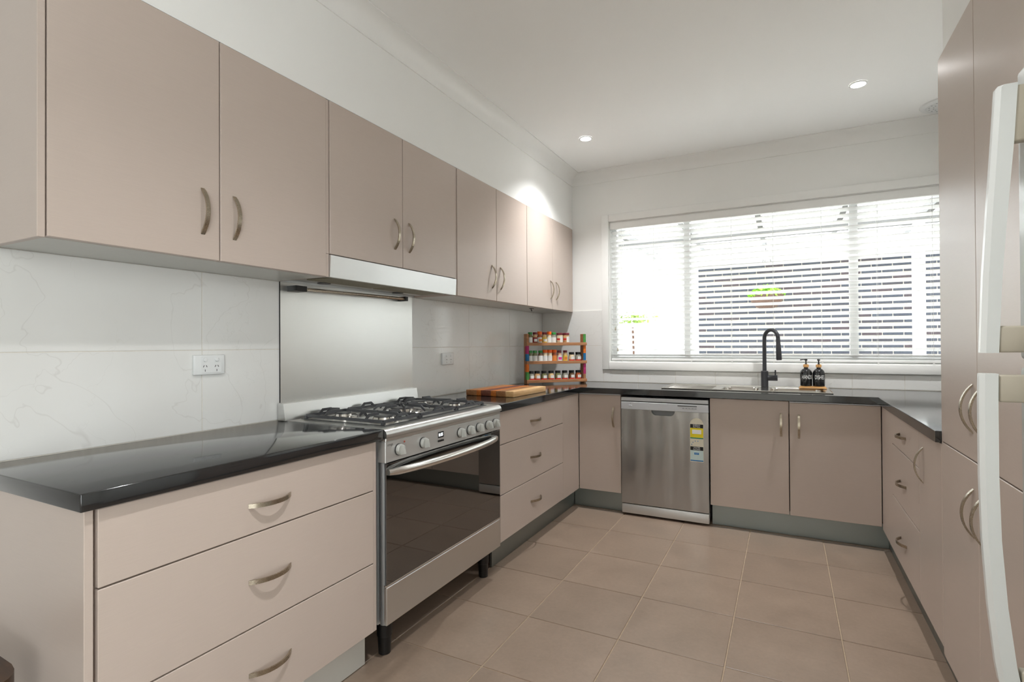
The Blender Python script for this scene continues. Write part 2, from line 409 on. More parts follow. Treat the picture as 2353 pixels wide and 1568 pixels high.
# cove cornices
def cove(R=0.09, n=10):
    pts = [(0, 0), (0.006, 0)]
    for i in range(n+1):
        a = math.radians(90*i/n); pts.append((R - (R-0.006)*math.cos(a), (R-0.006)*math.sin(a)))
    pts += [(R, R), (0, R)]
    return pts
def cornice(name, kind, a, b):
    R = 0.09; V, Fc = [], []; pr = cove(R); n = len(pr)
    for end in (0, 1):
        for u, v in pr:
            z = CEIL - R + v - 0.0004
            if kind == 'left': V.append((0.2902+u, (a if end == 0 else D+0.0082-u), z))
            else: V.append(((0.2902+u if end == 0 else b), D+0.0080-u, z))
    Fc = [(i, (i+1) % n, n+(i+1) % n, n+i) for i in range(n)] + [tuple(range(n)), tuple(range(2*n-1, n-1, -1))]
    o = M(name, (V, Fc), 'trim_paint', None, smooth=True); return tag(o, kind='structure')
cornice('trim_1', 'left', 0.617, D); cornice('trim_2', 'back', 0.29, RW-0.001)

# ------------------------------------------------------------------ window, blind and outside
wn = thing('window_1', None, None, (1.775, D+0.1, WZ0), kind='structure')
fy0, fy1 = D+0.075, D+0.128
B('architrave', (0.5605, WX0), (D-0.016, D+0.008), (1.006, 2.31), 'trim_paint', wn, 0.003, 2)
B('architrave', (WX1, 2.99), (D-0.016, D+0.008), (1.006, 2.31), 'trim_paint', wn, 0.003, 2)
B('architrave', (WX0+0.0005, WX1-0.0005), (D-0.016, D+0.008), (WZ1, 2.31), 'trim_paint', wn, 0.003, 2)
B('window_sill', (WX0+0.0005, WX1-0.0005), (D-0.02, D+0.008), (1.006, WZ0), 'trim_paint', wn, 0.004, 2)
M('reveal', join(bx(WX0, WX0+0.006, D+0.0085, fy0, WZ0, WZ1), bx(WX1-0.006, WX1, D+0.0085, fy0, WZ0, WZ1), bx(WX0+0.006, WX1-0.006, D+0.0085, fy0, WZ1-0.006, WZ1), bx(WX0+0.006, WX1-0.006, D+0.0085, fy0, WZ0, WZ0+0.006)), 'trim_paint', wn)
M('window_frame', join(bx(WX0, WX0+0.045, fy0, fy1, WZ0, WZ1), bx(WX1-0.045, WX1, fy0, fy1, WZ0, WZ1), bx(WX0+0.045, WX1-0.045, fy0, fy1, WZ1-0.045, WZ1), bx(WX0+0.045, WX1-0.045, fy0, fy1, WZ0, WZ0+0.045)), 'window_white', wn)
for x0, x1 in ((1.216, 1.262), (2.343, 2.395)): B('mullion', (x0, x1), (fy0, fy1-0.01), (WZ0+0.046, WZ1-0.046), 'window_white', wn, 0.002)
for x0, x1 in ((0.666, 1.2155), (1.2625, 2.3425), (2.3955, 2.884)): B('pane', (x0, x1), (fy0+0.02, fy0+0.025), (WZ0+0.046, WZ1-0.046), 'window_glass', wn, 0)
bl = thing('venetian_blind', 'white wooden venetian blind with tilted slats covering the wide window', 'blind', (1.775, D+0.04, WZ1))
B('head_rail', (WX0+0.008, WX1-0.008), (D+0.004, D+0.05), (2.186, WZ1-0.007), 'trim_paint', bl, 0.003, 2)
by = D+0.036; ta = math.radians(19); sl = 0.05
v = []; ns = 5
for i in range(ns):
    s = -0.5 + i/(ns-1); cv = 0.0016*(1-(2*s)**2)
    v.append((s*sl*math.cos(ta) + cv*math.sin(ta), -s*sl*math.sin(ta) + cv*math.cos(ta)))
th = 0.0028
poly = v + [(p[0]-th*math.sin(ta), p[1]-th*math.cos(ta)) for p in reversed(v)]
sx0, sx1 = WX0+0.014, WX1-0.014; mid = (sx0+sx1)/2
slat_me = mesh_from(*prism(poly, 'x', sx0-mid, sx1-mid), 'blind_white', smooth=True)
NS = 25; ZT, ZBt = 2.158, 1.128
for i in range(NS): place('slat', slat_me, (mid, by, ZT + (ZBt-ZT)*i/(NS-1)), bl)
B('bottom_rail', (sx0, sx1), (by-0.025, by+0.025), (1.082, 1.1), 'blind_white', bl, 0.004, 2)
for x in (0.725, 0.99, 1.28, 1.575, 1.86, 2.17, 2.50, 2.80):
    M('ladder_cord', join(tube([(x, by-0.026, 1.1), (x, by-0.026, 2.19)], 0.0009, 5), tube([(x, by+0.026, 1.1), (x, by+0.026, 2.19)], 0.0009, 5)), 'cord_white', bl)
    M('cord_cap', lathe([(0.002, 0), (0.006, 0.001), (0.006, 0.006), (0.002, 0.007)], (x, by-0.0265, 1.075), 8), 'cord_white', bl, smooth=True)
for x, z in ((0.672, 1.36), (0.690, 1.185)):
    pc = M('pull_cord', tube([(x, by-0.033, z), (x, by-0.033, 2.19)], 0.0009, 5), 'cord_white', bl)
    M('tassel', lathe([(0.001, 0.03), (0.004, 0.026), (0.0075, 0.006), (0.006, 0), (0.001, -0.001)], (x, by-0.033, z-0.026), 10), 'fridge_mount', pc, smooth=True)

tag(B('patio_ground', (-6, 12), (D+0.2, 14), (-0.25, -0.15), 'patio_concrete', None, 0), kind='structure')
YW = 8.75
bw = thing('brick_wall', 'dark blue grey brick wall with pale mortar seen through the blind', 'wall', (3.0, YW, -0.15))
X0b, rows, pitch, ch = 0.72, 19, 0.24, 0.086
ZB0 = 2.435 - rows*ch
brick_me = box_mesh(0.23, 0.09, 0.076, 'brick', 0.004); half_me = box_mesh(0.11, 0.09, 0.076, 'brick', 0.004)
NCOL = 15
for r in range(rows):
    z = ZB0 + (r+0.5)*ch; off = 0.5*(r % 2)
    if r % 2: place('brick', half_me, (X0b+0.055, YW+0.045, z), bw)
    for c in range(NCOL): place('brick', brick_me, (X0b + (c+0.5+off)*pitch - 0.005, YW+0.045, z), bw)
st = []
for r in range(rows):
    z = ZB0 + (r+0.5)*ch; off = 0.5*(r % 2)
    for c in range(NCOL, 26): x = X0b + (c+off)*pitch; st.append(bx(x, x+0.23, YW, YW+0.09, z-0.038, z+0.038))
tag(M('brickwork', join(*st), 'brick', bw), kind='stuff')
B('mortar_bed', (X0b+0.002, X0b+26.4*pitch), (YW+0.008, YW+0.12), (-0.15, 2.433), 'mortar', bw, 0)
B('eaves_board', (X0b-0.1, X0b+26.6*pitch), (YW-0.25, YW+0.3), (2.437, 2.60), 'post_white', bw, 0.004)
tag(B('rendered_wall', (-5.0, 0.60), (9.4, 9.55), (-0.15, 2.0), 'render_white', None, 0.004), 'white rendered boundary wall left of the dark brick wall', 'wall')
pg = thing('patio_pergola', 'white pergola over the patio with square posts and long rafters', 'pergola', (2.5, 7.0, -0.15))
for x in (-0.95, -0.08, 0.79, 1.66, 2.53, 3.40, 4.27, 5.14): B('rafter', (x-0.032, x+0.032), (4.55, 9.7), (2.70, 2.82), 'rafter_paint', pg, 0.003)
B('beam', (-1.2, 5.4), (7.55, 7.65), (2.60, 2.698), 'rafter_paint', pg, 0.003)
for x in (0.50, 3.31): B('post', (x-0.055, x+0.055), (7.54, 7.65), (-0.15, 2.599), 'post_white', pg, 0.004)
# hanging plant
hp = thing('hanging_plant', 'bright green plant in a brown hanging basket before the brick wall', 'plant', (1.70, 8.35, 1.60))
def at_local(c): return c
px_, py_, pz_ = 1.70, 8.35, 1.82
M('basket', lathe([(0.05, -0.12), (0.14, -0.08), (0.205, 0.0), (0.225, 0.09), (0.21, 0.095), (0.0, 0.07)], (px_, py_, pz_), 20, cap=False), 'terracotta', hp, smooth=True)
leaves = []
for k in range(260):
    a = random.uniform(0, 6.283); rr = 0.24*math.sqrt(random.random()); hz = 0.06 + 0.17*(1-(rr/0.26)**2)*random.uniform(0.4, 1.0)
    c = Vector((px_+rr*math.cos(a), py_+rr*math.sin(a), pz_+hz)); L = random.uniform(0.03, 0.06)
    d1 = Vector((random.uniform(-1, 1), random.uniform(-1, 1), random.uniform(-0.3, 0.8))).normalized(); d2 = d1.orthogonal().normalized()
    leaves.append(([tuple(c-d1*L), tuple(c+d2*L*0.4), tuple(c+d1*L), tuple(c-d2*L*0.4)], [(0, 1, 2), (0, 2, 3)]))
tag(M('foliage', join(*leaves), 'leaf', hp), kind='stuff')
M('hanger', join(*[tube([(px_+0.2*math.cos(a), py_+0.2*math.sin(a), pz_+0.09), (px_, py_, 2.60)], 0.003, 5) for a in (0.3, 2.4, 4.5)], tube([(px_, py_, 2.60), (px_, py_, 2.699)], 0.003, 5)), 'hook_metal', hp)
# shrub peeking over, far left
sh = []
for k in range(160):
    c = Vector((random.gauss(-0.36, 0.16), random.gauss(8.9, 0.12), random.uniform(1.56, 1.74))); L = random.uniform(0.03, 0.06)
    d1 = Vector((random.uniform(-1, 1), random.uniform(-1, 1), random.uniform(-1, 1))).normalized(); d2 = d1.orthogonal().normalized()
    sh.append(([tuple(c-d1*L), tuple(c+d2*L*0.5), tuple(c+d1*L), tuple(c-d2*L*0.5)], [(0, 1, 2), (0, 2, 3)]))
sr = thing('garden_shrub', 'pale green shrub beside the white boundary wall outside', 'shrub', (-0.36, 8.9, -0.15))
tag(M('foliage', join(*sh), 'shrub_leaf', sr), kind='stuff')
M('stem', tube([(-0.36, 8.9, -0.15), (-0.34, 8.9, 0.6), (-0.36, 8.88, 1.5)], 0.02, 8), 'terracotta', sr)

# ------------------------------------------------------------------ wall cabinets (left)
UND = 'cabinet_under'
def wall_unit(name, label, y0, y1, seams, z0, hz, hys, zc, end_near=None, fill_far=None):
    """doors between successive seams; hys = handle positions"""
    t = thing(name, label, 'cabinet', (0.15, (y0+y1)/2, z0), 'wall cabinets along the left wall')
    B('carcass', (0.002, 0.2755), (y0+0.001, y1-0.001), (z0, HT), 'cabinet_laminate', t, 0.001)
    B('underside', (0.003, 0.274), (y0+0.002, y1-0.002), (z0-0.0008, z0-0.0001), UND, t, 0) if z0 < 1.55 else None
    for i in range(len(seams)-1):
        d = B('door', (0.2775, XU), (seams[i]+G, seams[i+1]-G), (z0, HT), 'cabinet_laminate', t, 0.0015)
        if hys[i] is not None: handle(d, (XU, hys[i], zc), (0, 0, 1), (1, 0, 0))
    return t
ua = wall_unit('wall_cabinet', 'double door beige wall cabinet at the near end above the black worktop', 0.6375, 1.5485, (0.6375, 1.0961, 1.5485), HU, 0, (1.038, 1.147), 1.65)
B('end_panel', (0.002, XU-0.002), (0.6195, 0.6365), (HU-0.004, HT), 'cabinet_laminate', ua, 0.0015)
ub = wall_unit('wall_cabinet', 'shorter double door beige wall cabinet directly above the range hood', 1.5495, 2.5035, (1.5665, 2.0289, 2.4865), 1.594, 0, (1.97, 2.078), 1.748)
B('side_panel', (0.002, XU-0.004), (1.5495, 1.5645), (HU, 1.593), 'cabinet_laminate', ub, 0.001)
B('side_panel', (0.002, XU-0.004), (2.4885, 2.5035), (HU, 1.593), 'cabinet_laminate', ub, 0.001)
B('filler', (0.276, XU-0.004), (1.5495, 1.5645), (1.594, HT), 'cabinet_laminate', ub, 0.001)
B('filler', (0.276, XU-0.004), (2.4885, 2.5035), (1.594, HT), 'cabinet_laminate', ub, 0.001)
uc = wall_unit('wall_cabinet', 'double door beige wall cabinet right of the range hood', 2.5045, 3.4125, (2.5045, 2.963, 3.4125), HU, 0, (2.905, 3.016), 1.65)
ud = wall_unit('wall_cabinet', 'double door beige wall cabinet in the corner above the spice rack', 3.4135, D-0.001, (3.4135, 3.8819, 4.305), HU, 0, (3.84, 3.952), 1.65)
B('filler', (0.2765, XU-0.003), (4.3065, D-0.002), (HU, HT), 'cabinet_laminate', ud, 0.001)
hk = thing('cup_hook', 'small black metal hook under the corner wall cabinet', 'hook', (0.2, 3.69, HU-0.001))
B('plate', (0.19, 0.21), (3.665, 3.715), (HU-0.005, HU-0.0015), 'hook_metal', hk, 0.001)
M('hook', tube([(0.2, 3.68, HU-0.005), (0.2, 3.68, HU-0.014), (0.2, 3.688, HU-0.02), (0.2, 3.698, HU-0.016)], 0.003, 6), 'hook_metal', hk, smooth=True)

# range hood
rh = thing('range_hood', 'stainless steel slide-out range hood under the short wall cabinet', 'range hood', (0.15, 2.02, HU))
B('body', (0.006, 0.278), (1.566, 2.487), (1.508, 1.592), 'steel_brushed', rh, 0.001)
M('front_panel', prism([(0.2785, 1.592), (0.302, 1.5885), (0.2965, 1.4995), (0.2785, 1.4995)], 'y', 1.5655, 2.4875), 'steel_brushed', rh)
for a, b in ((1.62, 2.015), (2.035, 2.43)):
    f = B('filter', (0.10, 0.27), (a, b), (1.5035, 1.5075), 'filter_grime', rh, 0.001)
for y in (1.76, 2.28):
    M('lamp_cover', lathe([(0.03, 0), (0.03, 0.003), (0.024, 0.004)], (0.055, y, 1.504), 18), 'enamel_dark', rh, smooth=True)
# splashback and rail
sp = tag(B('steel_splashback', (0.0008, 0.004), (1.5635, 2.4700), (0.9045, 1.4975), 'steel_splash', None, 0), 'brushed stainless steel splashback sheet behind the cooker', 'splashback')
B('edge_seam', (0.0006, 0.0042), (1.5604, 1.5632), (0.9045, 1.4975), 'dark_gap', sp, 0)
ra = thing('utensil_rail', 'dark steel utensil rail with black ends on the steel splashback', 'rail', (0.03, 1.98, 1.46))
M('bar', tube([(0.05, 1.66, 1.4705), (0.05, 2.345, 1.4785)], 0.0075, 12), 'handle_nickel', ra, smooth=True)
for y, z, w in ((1.635, 1.470, 0.036), (2.352, 1.4785, 0.014)):
    M('bracket', join(bx(0.0045, 0.062, y-w, y+w*0.6, z-0.012, z+0.012)), 'black_plastic', ra)

# ------------------------------------------------------------------ base cabinets
def drawer_bank(t, y0, y1, zs, hy, face, nrm, axis='x'):
    for i in range(len(zs)-1):
        zt, zb = zs[i], zs[i+1]
        if nrm > 0: d = B('drawer', (face-0.018, face), (y0+G, y1-G), (zb+G, zt-G), 'cabinet_laminate', t, 0.0015)
        else: d = B('drawer', (face, face+0.018), (y0+G, y1-G), (zb+G, zt-G), 'cabinet_laminate', t, 0.0015)
        handle(d, (face, hy, hz_list[i]), (0, 1, 0), (nrm, 0, 0))
hz_list = (0.757, 0.537, 0.27)
b1 = thing('base_cabinet', 'beige three drawer base cabinet at the near left end with side panel', 'cabinet', (0.28, 1.07, 0), 'base cabinets')
B('carcass', (0.003, XD-0.0195), (0.6205, Y2-0.001), (HB+0.001, HC-TH-0.001), 'cabinet_laminate', b1, 0.001)
B('end_panel', (0.003, XD-0.001), (0.601, 0.6195), (0.001, HC-TH-0.001), 'cabinet_laminate', b1, 0.0015)
drawer_bank(b1, 0.6255, 1.522, (HC-TH-0.003, 0.6735, 0.402, HB), 1.076, XD, 1)
B('filler', (XD-0.019, XD-0.004), (1.5235, Y2-0.001), (HB, HC-TH-0.003), 'cabinet_laminate', b1, 0.001)
B('kick_board', (0.489, 0.502), (0.6205, Y2-0.002), (0.001, HB), 'kick_lit', b1, 0.001)
b2 = thing('base_cabinet', 'beige three drawer base cabinet between the cooker and the corner', 'cabinet', (0.28, 3.0, 0), 'base cabinets')
B('carcass', (0.003, XD-0.0195), (YO, 3.7325), (HB+0.001, HC-TH-0.001), 'cabinet_laminate', b2, 0.001)
drawer_bank(b2, YO, 3.4167, (HC-TH-0.003, 0.6735, 0.400, HB), 2.962, XD, 1)
B('corner_panel', (XD-0.0185, XD-0.001), (3.4187, YBD-0.002), (HB, HC-TH-0.003), 'cabinet_laminate', b2, 0.001)
B('kick_board', (0.489, 0.5035), (YO+0.01, 3.793), (0.001, HB), 'kick_aluminium', b2, 0.001)
b3 = thing('base_cabinet', 'beige single door corner base cabinet left of the dishwasher', 'cabinet', (0.72, 4.0, 0), 'base cabinets')
B('carcass', (XD+0.001, 0.880), (YBD+0.0195, D-0.003), (HB+0.001, HC-TH-0.001), 'cabinet_laminate', b3, 0.001)
d = B('door', (XD+0.002, 0.8815), (YBD, YBD+0.018), (HB+0.001, 0.848), 'cabinet_laminate', b3, 0.0015)
handle(d, (0.829, YBD, 0.69), (0, 0, 1), (0, -1, 0))
B('top_strip', (XD+0.004, 0.8815), (YBD-0.001, YBD+0.018), (0.8495, 0.8575), 'silver_plastic', b3, 0.001)
B('kick_board', (0.505, 0.878), (3.7945, 3.808), (0.001, HB), 'kick_aluminium', b3, 0.001)
b4 = thing('base_cabinet', 'beige double door base cabinet under the kitchen sink', 'cabinet', (1.95, 4.0, 0), 'base cabinets')
M('carcass', join(bx(1.490, 1.506, YBD+0.0195, D-0.003, HB+0.001, HC-TH-0.001), bx(2.416, 2.432, YBD+0.0195, D-0.003, HB+0.001, HC-TH-0.001), bx(1.506, 2.416, YBD+0.0195, D-0.003, HB+0.001, HB+0.017), bx(1.506, 2.416, D-0.018, D-0.003, HB+0.017, HC-TH-0.001)), 'cabinet_laminate', b4)
d = B('door', (1.4875, 1.9515), (YBD, YBD+0.018), (HB+0.001, 0.855), 'cabinet_laminate', b4, 0.0015); handle(d, (1.909, YBD, 0.705), (0, 0, 1), (0, -1, 0))
d = B('door', (1.9565, 2.4305), (YBD-0.002, YBD+0.016), (HB-0.001, 0.846), 'cabinet_laminate', b4, 0.0015); handle(d, (2.008, YBD-0.002, 0.70), (0, 0, 1), (0, -1, 0))
B('top_strip', (1.9565, 2.4305), (YBD-0.003, YBD+0.016), (0.8475, 0.8545), 'silver_plastic', b4, 0.001)
B('kick_board', (1.4905, 2.4735), (3.7945, 3.808), (0.001, HB), 'kick_aluminium', b4, 0.001)
b5 = thing('base_cabinet', 'beige base cabinet of three drawers on the right under the worktop', 'cabinet', (2.73, 3.2, 0), 'base cabinets')
B('carcass', (XP+0.0195, RW-0.003), (2.757, 3.7525), (0.129, HC-TH-0.001), 'cabinet_laminate', b5, 0.001)
hz_list = (0.77, 0.542, 0.265)
drawer_bank(b5, 2.757, 3.390, (HC-TH-0.003, 0.6885, 0.4215, 0.128), 3.10, XP, -1)
B('corner_panel', (XP+0.001, XP+0.0185), (3.392, YBD-0.004), (0.1295, HC-TH-0.003), 'cabinet_laminate', b5, 0.001)
B('kick_board', (2.474, 2.488), (2.757, 3.7935), (0.001, 0.1285), 'kick_aluminium', b5, 0.001)
b6 = thing('base_cabinet', 'narrow beige single door base cabinet between drawers and tall pantry', 'cabinet', (2.73, 2.57, 0), 'base cabinets')
B('carcass', (XP+0.0195, RW-0.003), (2.3945, 2.755), (0.129, HC-TH-0.001), 'cabinet_laminate', b6, 0.001)
d = B('door', (XP, XP+0.018), (2.3945, 2.7545), (0.1295, HC-TH-0.004), 'cabinet_laminate', b6, 0.0015); handle(d, (XP, 2.684, 0.718), (0, 0, 1), (-1, 0, 0))
B('kick_board', (2.474, 2.488), (2.3945, 2.755), (0.001, 0.1285), 'kick_aluminium', b6, 0.001)
# worktops
tag(B('worktop', (0.001, XC), (Y1, 1.556), (HC-TH, HC), 'worktop_black', None, 0.0025, 2), 'short black gloss worktop at the near left with exposed end', 'worktop', 'black worktops')
SX0, SX1, SY0, SY1 = 1.15, 2.20, 3.84, 4.275
outer = [(0.001, 2.482), (XC, 2.482), (XC, YB), (XR, YB), (XR, 2.394), (RW-0.001, 2.394), (RW-0.001, D-0.001), (0.001, D-0.001)]
def worktop_u():
    bm = bmesh.new(); hx0, hx1, hy0, hy1 = SX0+0.012, SX1-0.012, SY0+0.012, SY1-0.012
    xsn = sorted({0.001, XC, hx0, hx1, XR, RW-0.001}); ysn = sorted({2.394, 2.482, YB, hy0, hy1, D-0.001})
    grid = {}
    def V(x, y):
        if (x, y) not in grid: grid[(x, y)] = bm.verts.new((x, y, HC-TH))
        return grid[(x, y)]
    for i in range(len(xsn)-1):
        for j in range(len(ysn)-1):
            cx, cy = (xsn[i]+xsn[i+1])/2, (ysn[j]+ysn[j+1])/2
            ins = (cy > YB) or (cx < XC and cy > 2.482) or (cx > XR)
            if hx0 < cx < hx1 and hy0 < cy < hy1: ins = False
            if ins: bm.faces.new((V(xsn[i], ysn[j]), V(xsn[i+1], ysn[j]), V(xsn[i+1], ysn[j+1]), V(xsn[i], ysn[j+1])))
    r = bmesh.ops.extrude_face_region(bm, geom=bm.faces[:])
    bmesh.ops.translate(bm, vec=(0, 0, TH), verts=[e for e in r['geom'] if isinstance(e, bmesh.types.BMVert)])
    bmesh.ops.recalc_face_normals(bm, faces=bm.faces[:])
    es = [e for e in bm.edges if abs(e.verts[0].co.z-HC) < 1e-6 and abs(e.verts[1].co.z-HC) < 1e-6 and len(e.link_faces) == 2 and abs(e.link_faces[0].normal.dot(e.link_faces[1].normal)) < 0.1]
    bmesh.ops.bevel(bm, geom=es, offset=0.0025, segments=2, profile=0.5, affect='EDGES')
    me = bpy.data.meshes.new('worktop'); bm.to_mesh(me); bm.free(); me.materials.append(MATS['worktop_black']); return me
tag(place('worktop', worktop_u(), (0, 0, 0), None), 'long black gloss worktop running round the sink side in a U', 'worktop', 'black worktops')

# tall pantry
pn = thing('pantry_cabinet', 'tall beige pantry cabinet with four doors beside the fridge', 'pantry', (2.74, 1.98, 0))
B('carcass', (XP+0.0195, RW-0.003), (1.576, 2.391), (0.105, 2.232), 'cabinet_laminate', pn, 0.001)
B('kick_board', (2.474, 2.488), (1.576, 2.391), (0.001, 0.104), 'kick_aluminium', pn, 0.001)
B('side_panel', (XP+0.001, XP+0.0185), (2.3795, 2.3915), (0.105, 2.232), 'cabinet_laminate', pn, 0.001)
for y0, y1, hy in ((1.9835, 2.378, 2.03), (1.576, 1.9835, 1.937)):
    d = B('door', (XP, XP+0.018), (y0+0.002, y1-0.001), (0.867, 2.232), 'cabinet_laminate', pn, 0.0015); handle(d, (XP, hy, 1.02), (0, 0, 1), (-1, 0, 0))
    d = B('door', (XP, XP+0.018), (y0+0.002, y1-0.001), (0.105, 0.863), 'cabinet_laminate', pn, 0.0015); handle(d, (XP, hy, 0.708), (0, 0, 1), (-1, 0, 0))

# ------------------------------------------------------------------ fridge
fr = thing('fridge', 'white two door fridge with long bowed handles at the right edge', 'fridge', (2.71, 1.19, 0))
FX = 2.395
B('body', (FX+0.058, RW-0.02), (0.845, 1.54), (0.03, 1.80), 'fridge_white', fr, 0.008, 2)
for y in (0.9, 1.48):
    for x in (2.52, 2.95): M('foot', lathe([(0.02, 0), (0.02, 0.03)], (x, y, 0), 12), 'black_plastic', fr)
def fr_door(z0, z1): return B('door', (FX, FX+0.055), (0.845, 1.54), (z0, z1), 'fridge_white', fr, 0.010, 3)
dU = fr_door(1.18, 1.81); dL = fr_door(0.07, 1.166)
def fr_handle(door, prof, mounts):
    V, Fc = [], []; y0, y1 = 1.462, 1.492
    pts, nds = [], []
    for z, xo, wd in prof:
        c = 0.008
        for x, y in ((xo+c, y0), (xo+wd, y0), (xo+wd, y1), (xo+c, y1), (xo, y1-c), (xo, y0+c)): V.append((x, y, z))
    n = 6
    for i in range(len(prof)-1):
        for k in range(n): Fc.append((i*n+k, i*n+(k+1) % n, (i+1)*n+(k+1) % n, (i+1)*n+k))
    Fc.append(tuple(range(n))); Fc.append(tuple(range((len(prof)-1)*n, len(prof)*n)))
    h = M('handle', (V, Fc), 'fridge_white', door, smooth=True)
    for z0, z1, x0 in mounts: B('mount', (x0, FX-0.0005), (1.464, 1.490), (z0, z1), 'fridge_mount', h, 0.004, 2)
fr_handle(dU, [(1.762, 2.345, 0.030), (1.757, 2.341, 0.034), (1.64, 2.334, 0.034), (1.5, 2.325, 0.032), (1.36, 2.317, 0.030), (1.196, 2.311, 0.029)], [(1.640, 1.758, 2.366), (1.197, 1.253, 2.341)])
fr_handle(dL, [(1.152, 2.309, 0.030), (1.09, 2.308, 0.030), (0.93, 2.308, 0.030), (0.8, 2.311, 0.030), (0.66, 2.319, 0.031), (0.54, 2.330, 0.033), (0.50, 2.336, 0.034)], [(1.092, 1.150, 2.340), (0.50, 0.532, 2.371)])

# ------------------------------------------------------------------ freestanding cooker
ck = thing('gas_cooker', 'wide stainless steel gas cooker with glass oven door on black feet', 'cooker', (0.3, 2.01, 0))
OY0, OY1, OX = 1.560, 2.466, 0.588
M('body', join(bx(0.02, 0.548, OY0, OY0+0.012, 0.15, 0.885), bx(0.02, 0.548, OY1-0.012, OY1, 0.15, 0.885), bx(0.02, 0.03, OY0+0.012, OY1-0.012, 0.15, 0.885),
               bx(0.03, 0.548, OY0+0.012, OY1-0.012, 0.15, 0.16), bx(0.03, 0.548, OY0+0.012, OY1-0.012, 0.77, 0.885)), 'steel_panel', ck)
M('corner_post', tube([(0.566, OY0+0.014, 0.152), (0.566, OY0+0.014, 0.862)], 0.014, 12), 'steel_side', ck, smooth=True)
M('corner_post', tube([(0.566, OY1-0.014, 0.152), (0.566, OY1-0.014, 0.862)], 0.014, 12), 'steel_side', ck, smooth=True)
# hob with rolled front edge
nose = [(0.03, 0.886), (0.03, 0.9005)]
nose += [(0.555, 0.9005)] + [(0.572+0.024*math.sin(a), 0.8775+0.023*math.cos(a)) for a in [math.radians(x) for x in range(0, 91, 15)]] + [(0.596, 0.868), (0.58, 0.866), (0.55, 0.866), (0.55, 0.886)]
M('hob_top', prism([(u, v) for u, v in nose], 'y', OY0-0.002, OY1+0.002), 'steel_brushed', ck, smooth=True)
hobp = M('hob_border', join(bx(0.065, 0.075, OY0+0.06, OY1-0.05, 0.9006, 0.9022), bx(0.525, 0.535, OY0+0.06, OY1-0.05, 0.9006, 0.9022), bx(0.075, 0.525, OY0+0.06, OY0+0.068, 0.9006, 0.9022), bx(0.075, 0.525, OY1-0.058, OY1-0.05, 0.9006, 0.9022)), 'enamel_dark', ck)
M('upstand', prism([(0.008, 0.9007), (0.008, 0.975), (0.040, 0.972), (0.052, 0.9007)], 'y', OY0-0.012, OY1-0.002), 'steel_brushed', ck)
def burner(x, y, r):
    b = M('burner', lathe([(r*1.7, 0.9008), (r*1.62, 0.905), (r*1.05, 0.908), (r*0.95, 0.917)], (x, y, 0), 24), 'steel_sink', ck, smooth=True)
    M('burner_cap', lathe([(r*0.92, 0.9172), (r*0.95, 0.919), (r*0.9, 0.922), (r*0.2, 0.9232)], (x, y, 0), 24), 'cast_iron', b, smooth=True)
BUR = [(0.19, 1.745, 0.036), (0.42, 1.745, 0.045), (0.30, 2.012, 0.058), (0.19, 2.285, 0.045), (0.42, 2.285, 0.03)]
for b in BUR: burner(*b)
def bar(p, q, w=0.006, h=0.008):
    p, q = Vector(p), Vector(q); d_ = (q-p).normalized(); s_ = d_.cross(Vector((0, 0, 1))).normalized(); up = Vector((0, 0, 1))
    V = [tuple(b_ + s_*w*a + up*h*c) for b_ in (p, q) for a, c in ((-1, -1), (1, -1), (0.6, 1), (-0.6, 1))]
    return V, [(0, 1, 2, 3), (7, 6, 5, 4), (0, 4, 5, 1), (1, 5, 6, 2), (2, 6, 7, 3), (3, 7, 4, 0)]
def trivet(y0, y1, centres, wok=False):
    x0, x1 = 0.085, 0.515; z = 0.933; ps = []
    c4 = [(x0, y0), (x1, y0), (x1, y1), (x0, y1)]
    zl = 0.915
    for i in range(4):
        a, b = c4[i], c4[(i+1) % 4]; ps.append(bar((a[0], a[1], zl), (b[0], b[1], zl), 0.0045, 0.006))
    for cx, cy in c4: ps.append(bx(cx-0.007, cx+0.007, cy-0.007, cy+0.007, 0.9023, zl))
    for (cx, cy, r) in centres:
        dirs = [(1, 0), (-1, 0), (0, 1), (0, -1)] + ([(0.7, 0.7), (-0.7, -0.7), (0.7, -0.7), (-0.7, 0.7)] if wok else [])
        for dx, dy in dirs:
            big = 10.0; t_ = min([(x1-cx)/dx if dx > 0.01 else big, (x0-cx)/dx if dx < -0.01 else big, (y1-cy)/dy if dy > 0.01 else big, (y0-cy)/dy if dy < -0.01 else big])
            t_ = min(t_, 0.135); inner = r*0.75
            q0 = (cx+dx*t_, cy+dy*t_, zl); q1 = (cx+dx*(t_-0.022), cy+dy*(t_-0.022), z); q2 = (cx+dx*inner, cy+dy*inner, z+0.002)
            ps.append(bar(q0, q1, 0.0045, 0.006)); ps.append(bar(q1, q2, 0.0045, 0.006))
    # raised end tips
    for cx, cy in ((x0, (y0+y1)/2), (x1, (y0+y1)/2)):
        ps.append(bar((cx, cy-0.045, zl), (cx, cy-0.025, z-0.002), 0.0045, 0.006)); ps.append(bar((cx, cy-0.025, z-0.002), (cx, cy+0.025, z-0.002), 0.0045, 0.006)); ps.append(bar((cx, cy+0.025, z-0.002), (cx, cy+0.045, zl), 0.0045, 0.006))
    M('trivet', join(*ps), 'cast_iron', ck)
trivet(1.632, 1.862, [BUR[0], BUR[1]]); trivet(1.872, 2.150, [BUR[2]], True); trivet(2.160, 2.404, [BUR[3], BUR[4]])
